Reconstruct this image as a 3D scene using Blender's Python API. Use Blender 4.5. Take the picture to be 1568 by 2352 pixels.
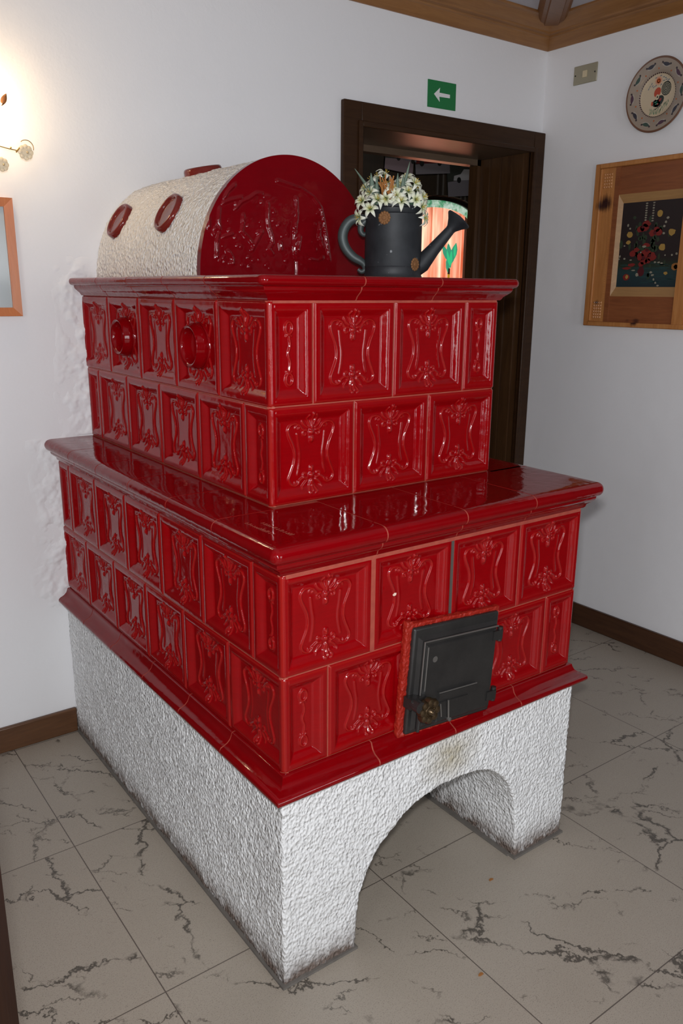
import bpy, bmesh, math, random
import numpy as np
from mathutils import Matrix, Vector, noise as mn
random.seed(7)
R_ = math.radians
for o in list(bpy.data.objects): bpy.data.objects.remove(o)
COL = bpy.context.scene.collection
SC = bpy.context.scene

# ------------------------------------------------------------------ camera
cam = bpy.data.cameras.new('camera'); camo = bpy.data.objects.new('camera', cam); COL.objects.link(camo)
YAW, PITCH, ROLL, FPX = -.6324, -.266, .0079, 1873.46
fwd = Vector((-math.sin(YAW)*math.cos(PITCH), math.cos(YAW)*math.cos(PITCH), math.sin(PITCH)))
rt = Vector((math.cos(YAW), math.sin(YAW), 0)); upv = rt.cross(fwd)
r2 = rt*math.cos(ROLL)+upv*math.sin(ROLL); u2 = -rt*math.sin(ROLL)+upv*math.cos(ROLL)
M3 = Matrix((r2, u2, -fwd)).transposed()
camo.matrix_world = Matrix.Translation((-.7583, -1.2239, 1.4468)) @ M3.to_4x4()
cam.sensor_fit = 'VERTICAL'; cam.sensor_height = 36; cam.lens = FPX/2352*36; cam.clip_start = .02
SC.camera = camo

# ------------------------------------------------------------------ world, light, exposure
w = bpy.data.worlds.new('world'); SC.world = w; w.use_nodes = True
bg = w.node_tree.nodes['Background']; bg.inputs[0].default_value = (.62, .72, .9, 1); bg.inputs[1].default_value = 1.0
SC.view_settings.view_transform = 'Standard'; SC.view_settings.look = 'None'
SC.view_settings.gamma = 1; SC.view_settings.use_curve_mapping = False
SC.view_settings.exposure = -0.05

def area(name, loc, rot, sx, sy, power, col):
    l = bpy.data.lights.new(name, 'AREA'); l.shape = 'RECTANGLE'; l.size = sx; l.size_y = sy
    l.energy = power; l.color = col
    o = bpy.data.objects.new(name, l); COL.objects.link(o); o.location = loc; o.rotation_euler = rot
    return o
DAY = (.97, .985, 1.0)
# daylight standing just outside the panes of the room's windows (front wall, left wall), and the flash on top of the camera
area('daylight_front', (-1.55, -3.93, 1.15), (R_(52), 0, 0), 1.1, 1.8, 43, DAY)
area('daylight_front_wide', (.75, -3.93, 1.15), (R_(52), 0, 0), 1.1, 1.8, 34, DAY)
area('camera_flash', tuple(Vector((-.7583, -1.2239, 1.4468))-upv*-.09-fwd*.02), M3.to_euler(), .07, .035, 25, (.97, .985, 1.0))
area('daylight_left', (-3.12, -1.6, 1.5), (R_(60), 0, R_(-90)), 1.0, 1.3, 26, DAY)
area('daylight_back_room', (3.5, 3.75, 1.6), (R_(-90), 0, 0), 1.4, 1.6, 26, (1, .95, .92))
area('back_room_fill_light', (2.9, 2.1, 2.78), (0, 0, 0), .3, .3, 5, (1, .92, .82))  # added fill light without a fixture, brightens the dark next room

# ------------------------------------------------------------------ geometry helpers
XR, YW, ZC = 2.13, 1.305, 2.4975          # right wall, back wall, ceiling
XL, YF = -3.0, -3.8
T = .22
Z2, Z3, Z4, Z5, Z6, Z7, Z8 = .5095, .7174, .9292, .9972, 1.2099, 1.4247, 1.475
AX, BY = .113, .218                     # near corner of the upper body

class MB:
    def __init__(s): s.v = []; s.f = []; s.m = []
    def add(s, vs, fs, mi=0):
        n = len(s.v); s.v += [tuple(v) for v in vs]
        s.f += [tuple(i+n for i in f) for f in fs]; s.m += [mi]*len(fs)
    def merge(s, o, M=None, mi=None):
        n = len(s.v)
        s.v += [tuple(M @ Vector(v)) if M else v for v in o.v]
        s.f += [tuple(i+n for i in f) for f in o.f]; s.m += [mi if mi is not None else k for k in o.m]
    def box(s, x0, x1, y0, y1, z0, z1, mi=0):
        v = [(x, y, z) for x in (x0, x1) for y in (y0, y1) for z in (z0, z1)]
        s.add(v, [(0,1,3,2),(4,6,7,5),(0,4,5,1),(2,3,7,6),(0,2,6,4),(1,5,7,3)], mi)
    def tube(s, pts, rad, n=10, mi=0, cap=True, flat=1.0):
        pts = [Vector(p) for p in pts]; rad = rad if hasattr(rad, '__len__') else [rad]*len(pts)
        prev = None; rings = []
        for i, p in enumerate(pts):
            t = (pts[min(i+1, len(pts)-1)]-pts[max(i-1, 0)]).normalized()
            if prev is None:
                a = Vector((0,0,1)) if abs(t.z) < .9 else Vector((1,0,0)); u = t.cross(a).normalized()
            else: u = (prev - t*prev.dot(t)).normalized()
            prev = u; v = t.cross(u)
            rings.append([p+(u*math.cos(k*2*math.pi/n)+v*math.sin(k*2*math.pi/n)*flat)*rad[i] for k in range(n)])
        vs = [q for r in rings for q in r]; fs = []
        for i in range(len(pts)-1):
            for k in range(n): fs.append((i*n+k, i*n+(k+1)%n, (i+1)*n+(k+1)%n, (i+1)*n+k))
        if cap: fs.append(tuple(range(n-1, -1, -1))); fs.append(tuple((len(pts)-1)*n+k for k in range(n)))
        s.add(vs, fs, mi)
    def lathe(s, prof, n=32, M=None, mi=0, closed=False, cap=True):
        """prof: (r, h) along +z"""
        vs = []; fs = []
        for r, h in prof:
            for k in range(n):
                a = 2*math.pi*k/n; p = Vector((r*math.cos(a), r*math.sin(a), h)); vs.append(M @ p if M else p)
        L = len(prof)
        for i in range(L if closed else L-1):
            j = (i+1) % L
            for k in range(n): fs.append((i*n+k, i*n+(k+1)%n, j*n+(k+1)%n, j*n+k))
        if not closed and cap:
            if prof[0][0] > 1e-5: fs.append(tuple(range(n-1, -1, -1)))
            if prof[-1][0] > 1e-5: fs.append(tuple((L-1)*n+k for k in range(n)))
        s.add(vs, fs, mi)
    def prism(s, poly, h, M=None, mi=0):
        """poly in local xy, thickness 0..h along local z"""
        n = len(poly); vs = [Vector((x, y, 0)) for x, y in poly]+[Vector((x, y, h)) for x, y in poly]
        if M: vs = [M @ v for v in vs]
        s.add(vs, [tuple(range(n-1, -1, -1)), tuple(range(n, 2*n))]+[(i, (i+1)%n, (i+1)%n+n, i+n) for i in range(n)], mi)
    def mesh(s, name, mats, angle=35, clean=True):
        me = bpy.data.meshes.new(name); me.from_pydata(s.v, [], s.f)
        for m in mats: me.materials.append(m)
        me.polygons.foreach_set('material_index', s.m)
        if clean:
            b = bmesh.new(); b.from_mesh(me); bmesh.ops.remove_doubles(b, verts=b.verts, dist=1e-5)
            bmesh.ops.recalc_face_normals(b, faces=b.faces); b.to_mesh(me); b.free()
        me.shade_smooth(); me.set_sharp_from_angle(angle=R_(angle)); me.update()
        return me

WM = {}
def link(name, me, parent=None, M=None):
    o = bpy.data.objects.new(name, me); COL.objects.link(o)
    M = M or Matrix.Identity(4)
    if parent is not None:
        o.parent = parent; o.matrix_parent_inverse = WM[parent].inverted()
    o.matrix_basis = M; WM[o] = M.copy(); return o
def part(name, mb, mats, parent, M=None, angle=35, clean=True):
    if not isinstance(mats, (list, tuple)): mats = [mats]
    return link(name, mb.mesh(name, mats, angle, clean), parent, M)
def tag(o, label, cat, group=None):
    o['label'] = label; o['category'] = cat
    if group: o['group'] = group
    return o
def thing(name, label, cat, loc, group=None):
    return tag(link(name, None, None, Matrix.Translation(loc)), label, cat, group)
def solo(name, mb, mats, label, cat, group=None, M=None, angle=35):
    return tag(part(name, mb, mats, None, M, angle), label, cat, group)
def struct(name, mb, mats, parent=None, angle=35, clean=True):
    o = part(name, mb, mats, parent, None, angle, clean)
    if parent is None: o['kind'] = 'structure'
    return o
def TR(x, y, z, rz=0, rx=0, ry=0, s=1):
    return Matrix.Translation((x, y, z)) @ Matrix.Rotation(rz, 4, 'Z') @ Matrix.Rotation(ry, 4, 'Y') @ Matrix.Rotation(rx, 4, 'X') @ Matrix.Scale(s, 4)

# ------------------------------------------------------------------ materials
class NT:
    def __init__(s, name):
        s.m = bpy.data.materials.new(name); s.m.use_nodes = True; s.t = s.m.node_tree; s.b = s.t.nodes['Principled BSDF']
    def n(s, typ, **kw):
        x = s.t.nodes.new('ShaderNode'+typ)
        for k, v in kw.items():
            if k.startswith('i_'):
                key = k[2:]; key = int(key) if key.isdigit() else key.replace('_', ' ')
                if isinstance(v, bpy.types.NodeSocket): s.t.links.new(v, x.inputs[key])
                else: x.inputs[key].default_value = v
            else: setattr(x, k, v)
        return x
    def L(s, a, b): s.t.links.new(a, b)
    def math(s, op, a, b=None, c=None, clamp=False):
        x = s.n('Math', operation=op, use_clamp=clamp)
        for i, v in enumerate((a, b, c)):
            if v is None: continue
            if isinstance(v, bpy.types.NodeSocket): s.L(v, x.inputs[i])
            else: x.inputs[i].default_value = v
        return x.outputs[0]
    def mix(s, fac, a, b, bt='MIX'):
        x = s.n('Mix', data_type='RGBA', blend_type=bt)
        for i, v in ((0, fac), (6, a), (7, b)):
            if isinstance(v, bpy.types.NodeSocket): s.L(v, x.inputs[i])
            else: x.inputs[i].default_value = v if i == 0 else tuple(v)+((1,) if len(v) == 3 else ())
        return x.outputs[2]
    def ramp(s, fac, stops):
        x = s.n('ValToRGB'); r = x.color_ramp
        while len(r.elements) > 2: r.elements.remove(r.elements[-1])
        while len(r.elements) < len(stops): r.elements.new(.5)
        for e, (p, c) in zip(r.elements, stops): e.position = p; e.color = tuple(c)+((1,) if len(c) == 3 else ())
        s.L(fac, x.inputs[0]); return x.outputs[0]
    def noise(s, vec, scale, detail=3, rough=.5, dist=0):
        x = s.n('TexNoise', i_Scale=scale, i_Detail=detail, i_Roughness=rough, i_Distortion=dist)
        if vec is not None: s.L(vec, x.inputs['Vector'])
        return x
    def obj(s): return s.n('TexCoord').outputs['Object']
    def geo(s): return s.n('NewGeometry').outputs['Position']
    def mapping(s, vec, scale=(1,1,1), loc=(0,0,0), rot=(0,0,0)):
        x = s.n('Mapping', i_Scale=scale, i_Location=loc, i_Rotation=rot); s.L(vec, x.inputs['Vector']); return x.outputs[0]
    def bump(s, h, strength, dist, normal=None):
        x = s.n('Bump', i_Strength=strength, i_Distance=dist); s.L(h, x.inputs['Height'])
        if normal: s.L(normal, x.inputs['Normal'])
        return x.outputs[0]
    def set(s, **kw):
        for k, v in kw.items():
            k = k.replace('_', ' ')
            if isinstance(v, bpy.types.NodeSocket): s.L(v, s.b.inputs[k])
            else: s.b.inputs[k].default_value = (tuple(v)+(1,)) if isinstance(v, tuple) and len(v) == 3 and 'Color' in k else v
        return s.m

def plain(name, col, rough=.5, metal=0, **kw):
    return NT(name).set(Base_Color=col, Roughness=rough, Metallic=metal, **kw)

def glaze_mat(name, base, ridge, rough=.07, attr=True):
    t = NT(name); ob = t.obj()
    n1 = t.noise(ob, 22, 3, .6); n2 = t.noise(t.mapping(ob, (6, 6, 60)), 3, 2)
    c = t.mix(n1.outputs[0], base, tuple(x*.72 for x in base))
    c = t.mix(t.math('MULTIPLY', n2.outputs[0], .35), c, tuple(min(1, x*1.35) for x in base))
    if attr:      # thin glaze on crests and edges lets the orange clay body show
        a = t.n('Attribute', attribute_name='thin')
        c = t.mix(t.math('MULTIPLY', a.outputs['Fac'], .36), c, ridge)
    h = t.noise(ob, 35, 2, .4); h2 = t.noise(ob, 420, 1)
    b = t.bump(h.outputs[0], .35, .0025); b = t.bump(h2.outputs[0], .08, .0006, b)
    return t.set(Base_Color=c, Roughness=rough, Normal=b, Coat_Weight=.0, IOR=1.43)
M_red = glaze_mat('red_glaze', (.255, .0006, .0026), (.37, .02, .012))
M_redflat = glaze_mat('red_glaze_plain', (.20, .0006, .0024), (.6, .08, .03), attr=False)
M_disc = glaze_mat('wine_red_glaze', (.155, .0016, .0045), (.6, .08, .03), attr=False)
M_redseal = glaze_mat('red_paint_seal', (.32, .014, .006), (.6, .08, .03), rough=.45, attr=False)
def grout_mat():
    t = NT('red_grout'); n1 = t.noise(t.obj(), 60, 4)
    return t.set(Base_Color=t.mix(n1.outputs[0], (.42, .085, .05), (.25, .03, .022)), Roughness=.6, Normal=t.bump(n1.outputs[0], .5, .002))
M_grout = grout_mat()
M_gap = plain('dark_joint_mortar', (.075, .06, .052), .8)

def wall_mat(name, c1, c2, lump=True):
    t = NT(name); g = t.geo()
    n1 = t.noise(g, 1.3, 4); n2 = t.noise(g, 7, 5, .6); n3 = t.noise(g, 160, 2)
    c = t.mix(n1.outputs[0], c1, c2)
    b = t.bump(n2.outputs[0], .25 if lump else .1, .012); b = t.bump(n3.outputs[0], .12, .001, b)
    return t.set(Base_Color=c, Roughness=.75, Normal=b)
M_wall = wall_mat('white_wall_paint', (.80, .795, .81), (.765, .76, .775))
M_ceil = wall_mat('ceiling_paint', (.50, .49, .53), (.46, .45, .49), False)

def plaster(name, c1, c2, dirt=True):
    t = NT(name); g = t.geo()
    v = t.n('TexVoronoi', feature='SMOOTH_F1', i_Scale=145.0, i_Smoothness=.5); t.L(t.mapping(g, (1, 1, .75)), v.inputs['Vector'])
    n1 = t.noise(g, 60, 4, .6); n2 = t.noise(g, 2.6, 4); n3 = t.noise(g, 26, 4, .65)
    h = t.math('ADD', t.math('MULTIPLY', v.outputs['Distance'], 1.0), t.math('MULTIPLY', n1.outputs[0], .8))
    c = t.mix(n2.outputs[0], c1, c2)
    if dirt:
        sp = t.n('SeparateXYZ'); t.L(g, sp.inputs[0])
        # scuffed grey-brown dirt line above the floor
        hgt = t.math('SUBTRACT', 1.0, t.math('DIVIDE', sp.outputs[2], .105), clamp=True)
        d = t.math('MULTIPLY', t.math('MULTIPLY', hgt, hgt), t.math('ADD', t.math('MULTIPLY', n3.outputs[0], 3.2), -.75, clamp=True))
        c = t.mix(t.math('MULTIPLY', d, 1.5, clamp=True), c, (.16, .12, .10))
        # yellow soot stain under the fire door
        dx = t.math('DIVIDE', t.math('SUBTRACT', sp.outputs[0], .455), .10)
        dz = t.math('DIVIDE', t.math('SUBTRACT', sp.outputs[2], .40), .075)
        rr = t.math('SQRT', t.math('ADD', t.math('MULTIPLY', dx, dx), t.math('MULTIPLY', dz, dz)))
        st = t.math('MULTIPLY', t.math('SUBTRACT', 1.15, rr, clamp=True), t.math('ADD', t.math('MULTIPLY', n3.outputs[0], 1.2), .1))
        fr = t.math('LESS_THAN', sp.outputs[1], .03)
        c = t.mix(t.math('MULTIPLY', st, fr, clamp=True), c, (.38, .33, .22))
    b = t.bump(h, 1.0, .0052)
    return t.set(Base_Color=c, Roughness=.62, Normal=b)
M_plast = plaster('rough_white_plaster', (.80, .80, .80), (.74, .745, .75))
M_vault = plaster('rough_cream_plaster', (.80, .775, .74), (.72, .69, .65), False)

def wood(name, c1, c2, axis='x', scale=1., rough=.35, knots=(), bumps=.15, ior=1.45):
    t = NT(name); ob = t.geo()
    sc = {'x': (1.2, 14, 14), 'y': (14, 1.2, 14), 'z': (14, 14, 1.2)}[axis]
    n1 = t.noise(t.mapping(ob, tuple(s*scale for s in sc)), 3.2, 5, .62, 1.2)
    n2 = t.noise(t.mapping(ob, tuple(s*scale*4 for s in sc)), 5, 2)
    f = t.ramp(n1.outputs[0], [(.3, (0,0,0)), (.7, (1,1,1))])
    c = t.mix(f, c1, c2); c = t.mix(t.math('MULTIPLY', n2.outputs[0], .35), c, tuple(x*.55 for x in c1))
    for (kx, ky, kz, kr) in knots:
        d = t.n('VectorMath', operation='DISTANCE'); t.L(ob, d.inputs[0]); d.inputs[1].default_value = (kx, ky, kz)
        nn = t.math('ADD', d.outputs['Value'], t.math('MULTIPLY', t.math('SUBTRACT', n1.outputs[0], .5), kr*1.1))
        k = t.math('SUBTRACT', 1.0, t.math('DIVIDE', nn, kr), clamp=True)
        c = t.mix(t.math('MULTIPLY', k, 1.7, clamp=True), c, (.035, .010, .008))
    return t.set(Base_Color=c, Roughness=rough, Normal=t.bump(n1.outputs[0], bumps, .002), IOR=ior)
M_crown_x = wood('crown_wood_x', (.24, .105, .034), (.33, .155, .054), 'x')
M_crown_y = wood('crown_wood_y', (.24, .105, .034), (.33, .155, .054), 'y')
M_beam = wood('beam_wood', (.17, .075, .035), (.25, .115, .055), 'x')
M_dark = wood('dark_door_wood', (.055, .024, .010), (.095, .045, .018), 'z', rough=.28)
M_darkx = wood('dark_door_wood_x', (.030, .0125, .0050), (.052, .023, .009), 'x', rough=.38, ior=1.28)
M_base = wood('baseboard_wood', (.085, .037, .017), (.14, .062, .026), 'x', rough=.35)
M_basey = wood('baseboard_wood_y', (.05, .020, .010), (.085, .036, .016), 'y', rough=.35)
M_orange = wood('orange_frame_wood', (.50, .15, .045), (.60, .20, .065), 'z', rough=.4)
KN = [(2.10, .935, 1.785, .040), (2.10, .955, 1.835-.06, .024), (2.10, .94, 1.405, .016), (2.10, .75, 1.335, .02), (2.10, .79, 1.34, .014), (2.10, .66, 1.90, .012)]
M_pine = wood('honey_pine', (.42, .160, .045), (.56, .25, .080), 'z', rough=.42, knots=KN)
M_pined = wood('reddish_pine', (.20, .060, .022), (.30, .10, .035), 'y', rough=.42, knots=KN)
M_pale = wood('pale_pine', (.36, .19, .075), (.44, .25, .10), 'y', rough=.45)
M_post = wood('post_wood', (.022, .0065, .003), (.042, .013, .005), 'z', rough=.45, ior=1.2)
M_room = wood('dark_panelling', (.022, .015, .010), (.035, .024, .014), 'z', rough=.5)

def floor_mat():
    t = NT('floor_stone'); g = t.geo(); sp = t.n('SeparateXYZ'); t.L(g, sp.inputs[0])
    px, py = .591, .579
    fx = t.math('DIVIDE', t.math('SUBTRACT', sp.outputs[0], -.222), px); fy = t.math('DIVIDE', t.math('SUBTRACT', sp.outputs[1], .128), py)
    ix, iy = t.math('FLOOR', fx), t.math('FLOOR', fy)
    def edge(f, p):
        r = t.math('FRACT', f); return t.math('MULTIPLY', t.math('MINIMUM', r, t.math('SUBTRACT', 1.0, r)), p)
    e = t.math('MINIMUM', edge(fx, px), edge(fy, py))
    joint = t.math('LESS_THAN', e, .0013)
    cx = t.n('CombineXYZ'); t.L(ix, cx.inputs[0]); t.L(iy, cx.inputs[1])
    wn = t.n('TexWhiteNoise', noise_dimensions='3D'); t.L(cx.outputs[0], wn.inputs['Vector'])
    off = t.n('VectorMath', operation='SCALE'); t.L(wn.outputs['Color'], off.inputs[0]); off.inputs['Scale'].default_value = 30
    va = t.n('VectorMath', operation='ADD'); t.L(g, va.inputs[0]); t.L(off.outputs[0], va.inputs[1])
    wob = t.n('VectorMath', operation='SCALE'); nz = t.noise(va.outputs[0], 9.0, 5, .68)
    sb_ = t.n('VectorMath', operation='SUBTRACT'); t.L(nz.outputs['Color'], sb_.inputs[0]); sb_.inputs[1].default_value = (.5, .5, .5)
    t.L(sb_.outputs[0], wob.inputs[0]); wob.inputs['Scale'].default_value = .16
    vb = t.n('VectorMath', operation='ADD'); t.L(va.outputs[0], vb.inputs[0]); t.L(wob.outputs[0], vb.inputs[1])
    def vein(sc, width, ang, zoff):
        mp = t.mapping(t.mapping(vb.outputs[0], (1, 1, 1), (0, 0, zoff), (0, 0, R_(ang))), sc)
        v_ = t.n('TexVoronoi', feature='DISTANCE_TO_EDGE', i_Scale=1.0); t.L(mp, v_.inputs['Vector'])
        wd = t.math('MULTIPLY', width, t.math('ADD', .35, t.math('MULTIPLY', nz.outputs[0], 1.5)))
        return t.math('SUBTRACT', 1.0, t.math('DIVIDE', v_.outputs['Distance'], wd), clamp=True)
    mask = t.ramp(t.noise(va.outputs[0], 4.2, 4, .7).outputs[0], [(.47, (0,0,0)), (.54, (1,1,1))])
    mask2 = t.ramp(t.noise(va.outputs[0], 7.5, 3, .7).outputs[0], [(.53, (0,0,0)), (.60, (1,1,1))])
    v1 = t.math('MULTIPLY', vein((1.7, 5.0, 1), .0135, 46, 0), mask); v2 = t.math('MULTIPLY', vein((3.6, 8.0, 1), .018, 36, 3.3), mask2)
    v = t.math('MAXIMUM', v1, t.math('MULTIPLY', v2, .7))
    n1 = t.noise(va.outputs[0], 4.5, 4, .6); n2 = t.noise(g, 150, 3, .7); n3 = t.noise(g, 420, 2, .7)
    c = t.mix(n1.outputs[0], (.34, .295, .24), (.42, .37, .31))
    c = t.mix(t.math('MULTIPLY', n2.outputs[0], .5), c, (.28, .235, .19))
    c = t.mix(t.ramp(n3.outputs[0], [(.56, (0,0,0)), (.66, (1,1,1))]), c, (.21, .18, .15))
    c = t.mix(t.math('MULTIPLY', v, 1.35, clamp=True), c, (.085, .072, .058))
    c = t.mix(t.math('MULTIPLY', joint, .85), c, (.06, .043, .036))
    return t.set(Base_Color=c, Roughness=t.math('ADD', .30, t.math('MULTIPLY', n1.outputs[0], .18)), Normal=t.bump(n2.outputs[0], .04, .001))
M_floor = floor_mat()

def iron_mat():
    t = NT('cast_iron'); n1 = t.noise(t.obj(), 14, 4, .65); n2 = t.noise(t.obj(), 130, 2)
    c = t.mix(n1.outputs[0], (.022, .021, .021), (.062, .059, .057))
    return t.set(Base_Color=c, Roughness=.38, Metallic=.55, Normal=t.bump(n2.outputs[0], .25, .0012))
M_iron = iron_mat()
M_ironl = plain('worn_iron_edges', (.17, .16, .15), .4, .6)
M_brass = plain('aged_brass_knob', (.085, .055, .028), .3, .75)
def can_mat():
    t = NT('grey_painted_tin'); n1 = t.noise(t.obj(), 9, 5, .7); n2 = t.noise(t.obj(), 60, 3)
    c = t.mix(t.ramp(n1.outputs[0], [(.35, (0,0,0)), (.7, (1,1,1))]), (.011, .013, .016), (.030, .033, .038))
    c = t.mix(t.ramp(n2.outputs[0], [(.70, (0,0,0)), (.76, (1,1,1))]), c, (.22, .23, .24))
    return t.set(Base_Color=c, Roughness=.55, Metallic=.2, Normal=t.bump(n2.outputs[0], .2, .001))
M_can = can_mat()
M_can_h = plain('grey_green_tin', (.055, .068, .068), .5, .3)
M_rust = plain('rusty_rosette', (.22, .10, .035), .7, .3)

# ------------------------------------------------------------------ room shell
def wallbox(name, x0, x1, y0, y1, z0, z1, m): b = MB(); b.box(x0, x1, y0, y1, z0, z1); return struct(name, b, m)
wallbox('floor', XL-.2, 5.4, YF-.2, 3.5, -.06, 0, M_floor)
b = MB(); b.box(XL-.2, XR+.25, YF-.2, YW+.02, ZC, ZC+.1); struct('ceiling', b, M_ceil)
DX0, DX1, DZ = 1.155, 2.062, 2.010      # clear door opening
WT = .30                                # wall thickness
b = MB()                                # back wall with the door opening
b.box(XL-.2, DX0-.02, YW, YW+WT, 0, ZC); b.box(DX0-.02, DX1+.02, YW, YW+WT, DZ+.02, ZC); b.box(DX1+.02, XR+.25, YW, YW+WT, 0, ZC)
struct('wall_back', b, M_wall)
b = MB(); b.box(XR, XR+.2, YF-.2, YW, 0, ZC); struct('wall_right', b, M_wall)
b = MB(); b.box(XR-.03, XR, YF, -.55, 0, 2.39)     # unseen dark panelling, added so the glaze reflects something dark
struct('added_panelling_right', b, M_room)
b = MB()  # more panelling added for dark reflections: front wall, back wall left of view
for x0_, x1_ in ((XL, -2.12), (-.98, .18), (1.32, XR)): b.box(x0_, x1_, YF, YF+.03, 0, 2.39)
b.box(XL, -.36, YW-.03, YW, 0, 2.39)
struct('added_panelling_front_back', b, M_room)
b = MB(); b.box(XL-.2, XL, YF-.2, -2.1, 0, ZC); b.box(XL-.2, XL, -1.1, YW, 0, ZC); b.box(XL-.2, XL, -2.1, -1.1, 0, .85); b.box(XL-.2, XL, -2.1, -1.1, 2.15, ZC)
struct('wall_left', b, M_wall)
b = MB()
for x0, x1 in ((XL, -2.1), (-1.0, .2), (1.3, XR)): b.box(x0, x1, YF-.2, YF, 0, ZC)
for x0, x1 in ((-2.1, -1.0), (.2, 1.3)): b.box(x0, x1, YF-.2, YF, 0, .25); b.box(x0, x1, YF-.2, YF, 2.15, ZC)
struct('wall_front', b, M_wall)
def window(n, x0, x1, y0, y1, axis, zs=.85):
    b = MB(); t_ = .05
    if axis == 'y':
        for a, c in ((x0, x0+t_), ((x0+x1)/2-.03, (x0+x1)/2+.03), (x1-t_, x1)): b.box(a, c, y0, y1, zs, 2.15)
        for a, c in ((zs, zs+.05), (1.72, 1.76), (2.1, 2.15)): b.box(x0, x1, y0, y1, a, c)
    else:
        for a, c in (((y0, y0+t_), ((y0+y1)/2-.03, (y0+y1)/2+.03), (y1-t_, y1)) if y1-y0 > .5 else ((y0, y0+.03), (y1-.03, y1))): b.box(x0, x1, a, c, .85, 2.15)
        for a, c in ((.85, .9), (1.72, 1.76), (2.1, 2.15)): b.box(x0, x1, y0, y1, a, c)
    struct('window_%d' % n, b, M_base)
window(1, -2.1, -1.0, YF-.09, YF-.03, 'y', .25); window(2, .2, 1.3, YF-.09, YF-.03, 'y', .25)
window(3, XL-.09, XL-.03, -2.1, -1.1, 'x')

# lumpy plaster smeared where the stove meets the wall
b = MB(); vs = []; nx_, nz_ = 90, 260
for j in range(nz_+1):
    for i in range(nx_+1):
        x = -.17+.40*i/nx_; z = .44+1.10*j/nz_
        edge = .075 if z > 1.0 else -.035
        dist = abs(x-(AX-.01 if z > 1.0 else -.012)); fall = max(0, 1-dist/(.09+.05*mn.noise(Vector((x*3, 0, z*4)))))
        fall *= min(1, (z-.44)/.05)*min(1, (1.54-z)/.06)
        h = max(0, mn.fractal(Vector((x*22, 3.1, z*22)),   .6, 2.1, 4)*.9+.35)*.0085*fall**.7
        vs.append((x, YW+.0006-h-(.0 if fall > 0 else -.001), z))
b.add(vs, [(j*(nx_+1)+i, j*(nx_+1)+i+1, (j+1)*(nx_+1)+i+1, (j+1)*(nx_+1)+i) for j in range(nz_) for i in range(nx_)])
wb_ = [o for o in COL.objects if o.name == 'wall_back'][0]
part('plaster_smear', b, M_wall, wb_, None, 80)
# baseboards
def board(name, x0, x1, y0, y1, m, h=.085):
    b = MB(); b.box(x0, x1, y0, y1, 0, h); o = struct(name, b, m)
    bv = o.modifiers.new('bevel', 'BEVEL'); bv.width = .004; bv.segments = 2
board('baseboard_back', -.36, -.012, YW-.016, YW, M_base); board('baseboard_right', XR-.016, XR, YF, YW, M_basey, .098)
board('baseboard_left', XL, XL+.016, YF, YW, M_basey); board('baseboard_front', XL, XR, YF, YF+.016, M_base)
b = MB(); b.box(.905, DX0-.08, YW-.016, YW, 0, .085); struct('baseboard_back_short', b, M_base)

# crown moulding: profile (out from the wall, z)
CP = [(0, 2.400), (.006, 2.400), (.010, 2.404), (.014, 2.408), (.030, 2.436), (.034, 2.438), (.036, 2.444), (.050, 2.447), (.052, 2.453), (.060, 2.458),
      (.078, 2.480), (.088, 2.487), (.098, 2.489), (.100, 2.492), (.100, 2.4985), (0, 2.4985)]
def crown(name, a, c, m):
    b = MB(); n = len(CP); vs = []
    for (p, d) in (a, c):           # p corner point, d diagonal inward direction
        vs += [(p[0]+d[0]*o, p[1]+d[1]*o, z) for o, z in CP]
    b.add(vs, [(i, (i+1)%n, (i+1)%n+n, i+n) for i in range(n)]+[tuple(range(n)), tuple(range(2*n-1, n-1, -1))])
    struct(name, b, m, angle=28)
crown('trim_1', ((XL, YW), (1, -1)), ((XR, YW), (-1, -1)), M_crown_x)
crown('trim_2', ((XR, YW), (-1, -1)), ((XR, YF), (-1, 1)), M_crown_y)
crown('trim_3', ((XL, YW), (1, -1)), ((XL, YF), (1, 1)), M_crown_y)
crown('trim_4', ((XL, YF), (1, 1)), ((XR, YF), (-1, 1)), M_crown_x)
# moulded beam running diagonally out of the corner
b = MB(); q = MB()
prof = [(-.066, .04), (-.066, -.004), (-.058, -.012), (-.052, -.026), (-.044, -.034), (-.030, -.036), (-.026, -.042), (.026, -.042), (.030, -.036), (.044, -.034), (.052, -.026), (.058, -.012), (.066, -.004), (.066, .04)]
n = len(prof); L_ = 2.6
vs = [(-L_/2, y, z) for y, z in prof]+[(L_/2, y, z) for y, z in prof]
b.add(vs, [(i, (i+1)%n, (i+1)%n+n, i+n) for i in range(n)]+[tuple(range(n)), tuple(range(2*n-1, n-1, -1))])
dd = math.sqrt(.5)
o = tag(part('ceiling_beam', b, M_beam, None, TR(XR-.085-dd*L_/2, YW-.085-dd*L_/2, ZC+.008, R_(45)), 28), 'brown moulded wooden beam running diagonally from the corner across the white ceiling', 'beam')

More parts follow.
